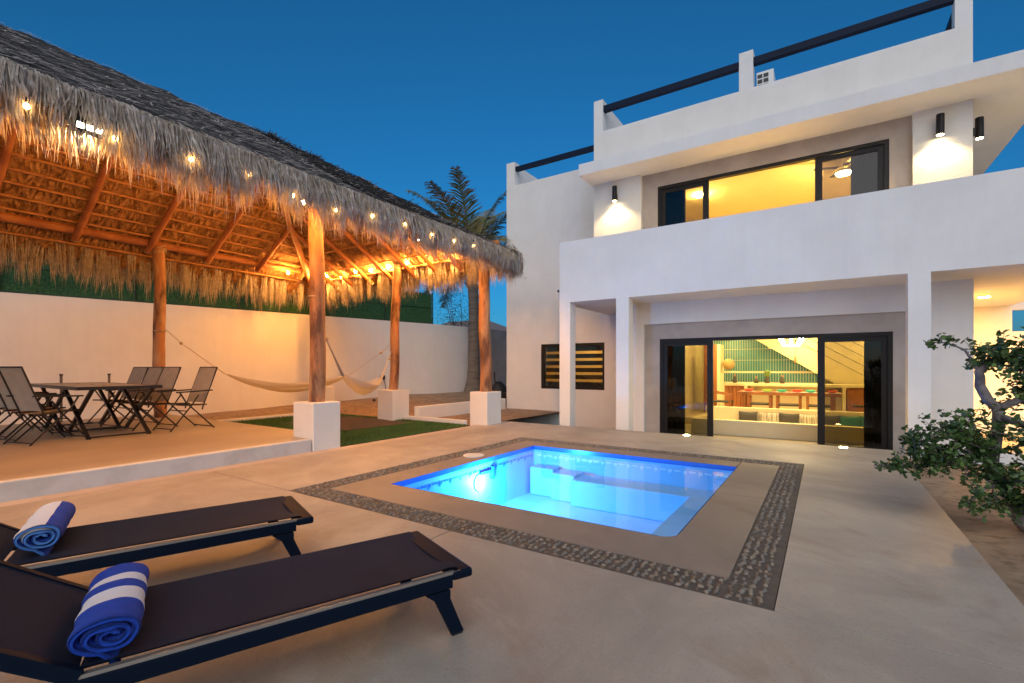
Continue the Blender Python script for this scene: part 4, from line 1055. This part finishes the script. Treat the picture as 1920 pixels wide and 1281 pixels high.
# ================================================================== HAMMOCKS
def hammock(label, A, B, low, m, width, knots=True):
    A, B = Vector(A), Vector(B); t = thing('hammock', label, 'hammock', ((A.x+B.x)/2,(A.y+B.y)/2,low))
    d = (B-A); side = Vector((-d.y,d.x,0)).normalized(); mid = (A.z+B.z)/2
    sagz = lambda s: A.z+(B.z-A.z)*s-(mid-low)*4*s*(1-s)
    n = 36; s0, s1 = .24, .80; q = MB(); nw = 14
    for i in range(n+1):
        s = s0+(s1-s0)*i/n; f = math.sin(math.pi*i/n)**.6; c_ = A+d*s
        for j in range(nw+1):
            u_ = j/nw*2-1; fold = .035*math.sin(j*2.1+i*.15)*f
            q.v.append((c_.x+side.x*u_*width*f*.5, c_.y+side.y*u_*width*f*.5, sagz(s)+.16*f*(u_*u_)+fold-.02))
    for i in range(n):
        for j in range(nw): a = i*(nw+1)+j; q.f.append((a,a+1,a+nw+2,a+nw+1)); q.mi.append(0)
    q.build('bed', M[m], t, smooth=2)
    for (sa, sb) in ((0,s0),(1,s1)):
        for k in range(5):
            p = A+d*sb; e = Vector((p.x+side.x*(k-2)*.012,p.y+side.y*(k-2)*.012,sagz(sb)-.02)); a_ = A if sa == 0 else B
            sm = sa+(sb-sa)*.25; kn = A+d*sm; kn = Vector((kn.x,kn.y,sagz(sm)))
            MB().tube([a_,kn,kn.lerp(e,.5)+Vector((0,0,.0)),e],[.008,.008,.007,.01],5).build('cord', M['rope'] if k == 2 else M[m], t)
        sm = sa+(sb-sa)*.25; kn = A+d*sm; MB().ball((kn.x,kn.y,sagz(sm)),.035,n=8,m=5).build('knot', M['rope'], t)
    return t
hammock('cream hammock slung between the back post and the end post', (-11.93,4.45,2.08),(-8.86,8.05,1.84), .74, 'ham', .34)
hammock('white hammock slung from the near post to the end post', (-6.72,4.62,1.98),(-8.76,7.98,1.66), .76, 'hamw', .36)

# ================================================================== PATIO TABLE AND CHAIRS
tb = thing('patio_table', 'long folding patio table with crossed black legs on the platform', 'table', (-10.32,2.76,.18))
tz = .97
for k in range(8):
    MB().box(-11.66,-8.98,2.27+.1225*k,2.27+.1225*k+.118,tz-.022,tz).build('slat', M['tabletop'], tb)
rim = MB().box(-11.70,-8.94,2.235,2.268,tz-.045,tz+.004).box(-11.70,-8.94,3.252,3.285,tz-.045,tz+.004).box(-11.70,-11.662,2.268,3.252,tz-.045,tz+.004).box(-8.978,-8.94,2.268,3.252,tz-.045,tz+.004)
rim.build('rim', M['black'], tb)
for x0 in (-9.15,-10.4):
    for y in (2.42,3.18):
        MB().bar((x0,y,.18),(x0-1.15,y,tz-.05),.035,.05,up=(0,1,0)).build('leg', M['black'], tb); MB().bar((x0-1.15,y+.04,.18),(x0,y+.04,tz-.05),.035,.05,up=(0,1,0)).build('leg', M['black'], tb)
    for x in (x0,x0-1.15): MB().bar((x,2.42,.21),(x,3.20,.21),.025).build('stretcher', M['black'], tb)
for x in (-9.7,-10.3,-11.0): MB().lathe([(.03,0),(.028,.004)],(x,2.76,tz+.0005),12).build('parasol_hole_cap', M['black'], tb)

def make_chair(label):
    t = thing('folding_chair', label, 'chair', (0,0,.18), 0, 'folding chairs round the patio table')
    b_ = lambda mb, nm, m='black', **k: mb.build(nm, M[m], t, local=True, **k)
    # seat sling, slightly dished
    def sling(p0, p1, w, dish, nm):
        q = MB(); n1, n2 = 8, 6; p0, p1 = Vector(p0), Vector(p1); nr = Vector((0,-(p1-p0).z,(p1-p0).y)).normalized()
        for th in (0,.008):
            for j in range(n1+1):
                for i in range(n2+1):
                    c_ = p0.lerp(p1,j/n1); u_ = i/n2*2-1; q.v.append(tuple(c_+Vector((u_*w/2,0,0))-nr*(dish*math.sin(math.pi*j/n1)*(1-.5*u_*u_)+th)))
        N = (n1+1)*(n2+1)
        for j in range(n1):
            for i in range(n2): a = j*(n2+1)+i; q.f += [(a,a+1,a+n2+2,a+n2+1),(N+a+n2+1,N+a+n2+2,N+a+1,N+a)]; q.mi += [0,0]
        b_(q, nm, 'taupe', smooth=2)
    sling((0,-.21,.42),(0,.24,.45),.46,.025,'seat'); sling((0,-.20,.46),(0,-.43,1.075),.46,.02,'backrest')
    b_(MB().tube([(-.25,-.43,1.08),(.25,-.43,1.08)],.012,7),'top_rail')
    for sx in (-1,1):
        x = .25*sx
        b_(MB().tube([(x,-.16,.34),(x,-.20,.46),(x,-.43,1.08)],.012,7),'back_frame')
        b_(MB().tube([(x,-.24,.425),(x,.26,.455)],.012,7),'seat_rail')
        x = .275*sx
        b_(MB().tube([(x,.22,.655),(x,.12,.48),(x,-.36,0)],.0125,7),'leg')
        b_(MB().tube([(x-.02*sx,-.10,.60),(x-.02*sx,.02,.42),(x-.02*sx,.36,0)],.0125,7),'leg')
        b_(MB().bar((x,-.32,.675),(x,.27,.655),.045,.022),'armrest')
    b_(MB().tube([(-.275,-.33,.03),(.275,-.33,.03)],.010,6),'stretcher'); b_(MB().tube([(-.255,.33,.04),(.255,.33,.04)],.010,6),'stretcher'); b_(MB().tube([(-.26,.10,.33),(.26,.10,.33)],.010,6),'stretcher')
    return t
ch0 = make_chair('chair')
cl = []
side1 = ('taupe folding chair nearest the pool on the hammock side of the table','second taupe folding chair from the pool on the hammock side','third taupe folding chair from the pool on the hammock side','taupe folding chair nearest the boundary wall on the hammock side')
side0 = ('taupe folding chair nearest the pool at the left of the table seen from behind','second taupe chair from the pool at the left of the table','third taupe chair from the pool at the left of the table','taupe chair nearest the boundary wall at the left edge')
first = True
for k in range(4):
    for sd_, labs in ((1,side1),(0,side0)):
        c_ = ch0 if first else copy_tree(ch0); first = False
        c_['label'] = labs[k]
        if sd_: c_.location = (-9.38-.70*k+rnd(-.03,.03), (3.76 if k == 0 else 3.44)+rnd(-.03,.03), .18); c_.rotation_euler = (0,0,R(190+rnd(-3,3)))
        else: c_.location = (-9.42-.60*k+rnd(-.03,.03), 2.02+rnd(-.03,.03), .18); c_.rotation_euler = (0,0,R(16+rnd(-3,3)))
# two slim stakes behind the table, outlet with cable, spike light, dark heap
for lab, x, y in (('left slim metal stake behind the patio table',-12.55,2.9),('right slim metal stake behind the patio table',-12.55,3.65)):
    t = thing('garden_stake', lab, 'stake', (x,y,.18)); MB().tube([(x,y,.18),(x,y,1.10)],.022,8).build('rod', M['trunk'], t); MB().lathe([(.03,0),(.03,.03)],(x,y,1.10),8).build('cap', M['black'], t)
t = thing('outlet', 'black outdoor outlet with hanging cable on the boundary wall', 'outlet', (-12.42,10.9,.9))
MB().box(-12.46,-12.36,10.86,10.98,.86,1.0).build('box', M['black'], t, bevel=.008); MB().tube([(-12.36,10.92,.88),(-12.30,10.95,.6),(-12.34,10.93,.3),(-12.2,10.98,.22)],.010,6).build('cable', M['black'], t)
t = thing('spike_light', 'small black garden spike lamp in the sand', 'lamp', (-11.3,9.6,.1)); MB().tube([(-11.3,9.6,.05),(-11.3,9.6,.26)],.012,6).build('spike', M['black'], t); MB().lathe([(.05,0),(.05,.05),(.02,.06)],(-11.3,9.6,.26),10).build('head', M['black'], t)
t = thing('rubbish_bag', 'black tied bag with an upright handle beside the house corner', 'bag', (-9.45,13.5,.25))
MB().lathe([(.30,0),(.36,.12),(.33,.3),(.2,.48),(.08,.58)],(-9.45,13.5,.2),14).build('bag', M['socket'], t, smooth=2); MB().tube([(-9.55,13.42,.6),(-9.57,13.40,1.12)],.025,8).build('handle', M['black'], t); MB().box(-9.2,-8.7,13.3,13.7,.2,.42).build('tray', M['black'], t, bevel=.03)

# ================================================================== LOUNGERS AND TOWELS
def lounger(label, foot, rz):
    """local: +x from foot end to head, y across; origin at the middle of the foot end"""
    t = thing('sun_lounger', label, 'lounger', (foot[0],foot[1],0), rz, 'dark loungers beside the pool')
    b_ = lambda mb, nm, m='lounge', **k: mb.build(nm, M[m], t, local=True, **k)
    Wd = .30; Z = .31; LH = 1.40; LB = .74; BA = R(34)
    for sy in (-1,1):
        b_(MB().box(.10,2.0,sy*Wd-.016,sy*Wd+.016,Z-.085,Z-.025), 'side_rail', bevel=.004)
        b_(MB().box(.06,LH,sy*Wd-.011,sy*Wd+.011,Z-.0245,Z-.012), 'edge_strip', 'edge')
        # splayed legs with a gusset
        for xx, dx in ((.15,-.075),(1.80,.10)):
            q = MB(); y0, y1 = sy*Wd-.018, sy*Wd+.018
            q.prism_xz([(xx-.035,Z-.09),(xx+.035+.05*(1 if dx<0 else 0),Z-.09),(xx+.035,Z-.13),(xx+dx+.03,.012),(xx+dx-.03,.012),(xx-.035-.05*(0 if dx<0 else 1)*0,Z-.13)][::-1], y0, y1)
            l_ = b_(q,'leg'); q2 = MB().box(xx+dx-.026,xx+dx+.026,y0+.004,y1-.004,0,.0115); q2.build('foot', M['socket'], l_, local=True)
        b_(MB().bar((LH,sy*(Wd-.0),Z-.02),(LH+LB*math.cos(BA),sy*(Wd),Z-.02+LB*math.sin(BA)),.03,.045), 'back_rail')
    b_(MB().box(-.004,.10,-Wd-.02,Wd+.02,Z-.055,Z-.012), 'end_bar', bevel=.012)
    b_(MB().box(1.78,1.82,-Wd+.017,Wd-.017,Z-.08,Z-.04), 'cross_bar')
    b_(MB().tube([(LH+.35,-.22,Z+.20),(LH+.50,-.22,Z-.05)],.010,7), 'back_strut', 'edge'); b_(MB().tube([(LH+.35,.22,Z+.20),(LH+.50,.22,Z-.05)],.010,7), 'back_strut', 'edge')
    def sheet_(p0, p1, nm, sag, nn=24):
        q = MB(); p0, p1 = Vector(p0), Vector(p1); d = (p1-p0); up = Vector((-d.z,0,d.x)).normalized(); nw = 10
        for th in (0,.006):
            for i in range(nn+1):
                for j in range(nw+1):
                    u_ = j/nw*2-1; s = i/nn
                    q.v.append(tuple(p0+d*s+Vector((0,u_*(Wd-.014),0))-up*(sag*(1-u_*u_)+th)))
        N = (nn+1)*(nw+1)
        for i in range(nn):
            for j in range(nw): a = i*(nw+1)+j; q.f += [(a,a+nw+1,a+nw+2,a+1),(N+a+1,N+a+nw+2,N+a+nw+1,N+a)]; q.mi += [0,0]
        return b_(q, nm, 'sling', smooth=2)
    sheet_((.06,0,Z),(LH,0,Z),'seat_sling',.022); sheet_((LH,0,Z),(LH+LB*math.cos(BA),0,Z+LB*math.sin(BA)),'back_sling',.015)
    return t
rz1 = math.atan2(-.93,-.367); rz2 = math.atan2(-.94,-.342)
lounger('near dark sling lounger with a striped rolled towel', (-1.70,1.90), rz1)
lounger('farther dark sling lounger beside the platform step', (-3.03,1.94), rz2)
def towel(label, c, axis_rz, ln, a, b_, stripes, lengthwise=False, tilt=0.):
    """rolled towel: spiral section swept along local x"""
    t = thing('rolled_towel', label, 'towel', c, axis_rz)
    turns, n = 2.7, 96; th = .0
    prof = []
    for i in range(n+1):
        s = i/n; ang = 2*math.pi*turns*s; r_ = .16+.84*s
        wob_ = 1+.07*math.sin(ang*1.3+1)+.04*math.sin(ang*2.9)
        prof.append((r_*wob_*a*math.cos(ang), r_*wob_*b_*math.sin(ang)))
    # loose flap at the bottom
    ex, ez = prof[-1]; prof += [(ex+.03,ez-.03),(ex+.035,ez-.055)]
    q = MB(); seg = 40; half = .0125
    def nrm(i):
        p0 = prof[max(0,i-1)]; p1 = prof[min(len(prof)-1,i+1)]; dx, dz = p1[0]-p0[0], p1[1]-p0[1]; l = math.hypot(dx,dz) or 1; return (-dz/l, dx/l)
    m_ = len(prof)
    for j in range(seg+1):
        x = -ln/2+ln*j/seg; sq = 1+.03*math.sin(j*.5)
        edge = .012 if j in (0,seg) else 0
        for sgn in (1,-1):
            for i,(py,pz) in enumerate(prof):
                nx_, nz_ = nrm(i); hh_ = half-(.006 if edge else 0)
                jit = .004*noise.noise(Vector((x*9,i*.25,sgn)))
                q.v.append((x+.012*noise.noise(Vector((i*.12,j*.0,3))), (py+nx_*(sgn*hh_+jit))*sq, (pz+nz_*(sgn*hh_+jit))*sq+b_+.01))
    row = 2*m_
    def sm(j,i):
        if lengthwise:
            s = i/m_; return stripes[int((s*turns*2*1.0) % len(stripes))] if i < m_-30 else (0 if (i/m_)*9 % 2 < 1.15 else 1)
        return stripes[min(len(stripes)-1,int(j/seg*len(stripes)))]
    for j in range(seg):
        for i in range(m_-1):
            a0 = j*row+i; q.cur = sm(j,i)
            q.f.append((a0,a0+row,a0+row+1,a0+1)); q.mi.append(q.cur)
            a1 = a0+m_; q.f.append((a1+1,a1+row+1,a1+row,a1)); q.mi.append(q.cur)
        for i in (0,m_-1):
            a0 = j*row+i; a1 = a0+m_; q.f.append((a0,a1,a1+row,a0+row)); q.mi.append(q.cur)
    for j in (0,seg):
        for i in range(m_-1):
            a0 = j*row+i; a1 = a0+m_; q.f.append((a0,a0+1,a1+1,a1)); q.mi.append(2 if lengthwise else 0)
    q.build('roll', [M['towelb'],M['towelw'],M['towell']], t, local=True, smooth=2)
    return t
w1 = math.atan2(.367,-.93)
towel('rolled blue and white hooped towel on the near lounger', (-2.17,.66,.315), w1+math.pi, 0.52, .092, .058, [0,0,0,1,1,0,0,1,1,1,0,0,0,0])
towel('rolled blue towel with a white panel on the farther lounger', (-3.56,.78,.315), math.atan2(.342,-.94)+math.pi, 0.52, .088, .064, [0,0,1,0], True)

# ================================================================== FOREGROUND TREE
random.seed(5)
tree = thing('small_tree', 'small gnarled tree with rounded leaves at the right edge', 'tree', (1.30,5.35,-.08))
def limb(pts, radii, nm='branch'):
    P = []; Rr = []
    for i in range(len(pts)-1):
        for k in range(5):
            t_ = k/5; p = Vector(pts[i]).lerp(Vector(pts[i+1]),t_); P.append(p+Vector((noise.noise(p*7),noise.noise(p*7+Vector((3,0,0))),0))*.012); Rr.append((radii[i]+(radii[i+1]-radii[i])*t_)*(1+.12*noise.noise(p*14)))
    P.append(Vector(pts[-1])); Rr.append(radii[-1])
    return MB().tube(P,Rr,9).build(nm, M['bark'], tree, smooth=2)
limb([(1.42,5.30,-.10),(1.30,5.36,.05),(1.24,5.4,.25),(1.15,5.4,.46),(1.16,5.4,.64),(1.19,5.4,.77),(1.18,5.4,.92)],[.065,.052,.046,.043,.041,.042,.042],'trunk')
limb([(1.18,5.4,.92),(1.12,5.4,.99),(1.075,5.4,1.10),(1.07,5.4,1.22),(1.12,5.42,1.27),(1.22,5.5,1.33)],[.038,.036,.034,.031,.026,.016])
limb([(1.19,5.4,.93),(1.32,5.42,1.0),(1.5,5.5,1.02),(1.7,5.5,1.2)],[.032,.025,.022,.014]); limb([(1.2,5.38,.85),(1.38,5.3,.78),(1.6,5.25,.72),(1.8,5.2,.8)],[.03,.024,.018,.01])
limb([(1.17,5.4,.55),(1.0,5.3,.52),(.78,5.2,.45),(.5,5.15,.40),(.36,5.2,.40)],[.026,.02,.014,.008,.004]); limb([(1.2,5.4,.3),(1.05,5.1,.32),(.9,4.9,.22)],[.02,.013,.006])
limb([(1.07,5.4,1.22),(.98,5.35,1.40),(.86,5.3,1.46),(.72,5.3,1.47)],[.014,.009,.006,.003]); limb([(1.3,5.36,.1),(1.5,5.2,.3),(1.65,5.1,.45)],[.03,.02,.01])
limb([(.78,5.2,.45),(.70,5.15,.62),(.62,5.15,.72)],[.010,.006,.003]); limb([(1.0,5.3,.52),(.95,5.25,.68),(.9,5.2,.80)],[.012,.007,.003])
lfA, lfB = MB(), MB()
def leaf(p, s):
    mb = lfA if random.random() < .8 else lfB
    a = Vector((rnd(-1,1),rnd(-1,1),rnd(-.7,.7))).normalized(); b_ = a.cross(Vector((rnd(-1,1),rnd(-1,1),rnd(.3,1)))).normalized(); n_ = a.cross(b_)
    mb.add([p-a*s,p-a*s*.3-b_*s*.52,p+a*s*.5-b_*s*.48,p+a*s*.95,p+a*s*.5+b_*s*.48,p-a*s*.3+b_*s*.52],[(0,1,2,3,4,5)])
tw = MB()
def spray(a, b_, n, spread, s=(.010,.030), twigs=6):
    """leaves along twigs fanning out from the line a-b"""
    a, b_ = Vector(a), Vector(b_)
    for k in range(twigs):
        o = a.lerp(b_,rnd(.0,1.)); e = o+Vector((rnd(-1,1),rnd(-1,1),rnd(-.55,.9))).normalized()*spread*rnd(.55,1.15)
        mid = o.lerp(e,.5)+Vector((0,0,rnd(-.02,.03))); tw.tube([o,mid,e],[.004,.003,.0015],4,caps=False)
        for i in range(int(n*1.2)//twigs):
            t_ = random.random()**.7; p = (o.lerp(mid,t_*2) if t_ < .5 else mid.lerp(e,t_*2-1)); leaf(p+Vector((rnd(-1,1),rnd(-1,1),rnd(-1,1)))*.030, rnd(*s))
spray((.36,5.2,.40),(.55,5.16,.42),130,.13,twigs=8); spray((.55,5.16,.42),(.8,5.2,.47),520,.20,twigs=26); spray((.62,5.15,.60),(.70,5.15,.66),260,.17,twigs=14)
spray((.8,5.2,.47),(1.12,5.35,.54),900,.25,twigs=40); spray((.9,5.2,.68),(1.02,5.3,.62),420,.20,twigs=20); spray((1.05,5.3,.40),(1.2,5.35,.3),420,.22,twigs=20)
spray((1.0,5.05,.30),(.9,4.9,.20),110,.14,twigs=8); spray((1.2,5.45,1.32),(1.5,5.5,1.25),1000,.27,twigs=42); spray((1.07,5.4,1.28),(1.2,5.45,1.36),420,.22,twigs=22)
spray((.72,5.3,1.47),(.9,5.3,1.45),80,.09,twigs=7); spray((1.35,5.45,1.0),(1.8,5.5,1.2),950,.26,twigs=40); spray((1.3,5.3,.75),(1.85,5.2,.8),900,.26,twigs=38)
spray((1.35,5.3,.5),(1.75,5.1,.45),950,.28,twigs=40); spray((1.3,5.25,.2),(1.7,5.1,.25),700,.24,twigs=28); spray((1.4,5.45,1.12),(1.55,5.5,1.05),200,.18,twigs=12)
spray((1.42,5.45,.95),(1.6,5.45,1.2),320,.22,twigs=16); spray((.75,5.2,.72),(1.1,5.3,.80),420,.24,twigs=24); spray((1.42,5.3,.62),(1.6,5.3,.95),420,.22,twigs=20); spray((1.1,5.2,.15),(1.3,5.2,.4),420,.26,twigs=20)
tw.build('twigs', M['bark'], tree, kind='stuff'); lfA.build('leaves', M['leaf'], tree, kind='stuff'); lfB.build('young_leaves', M['leafb'], tree, kind='stuff')
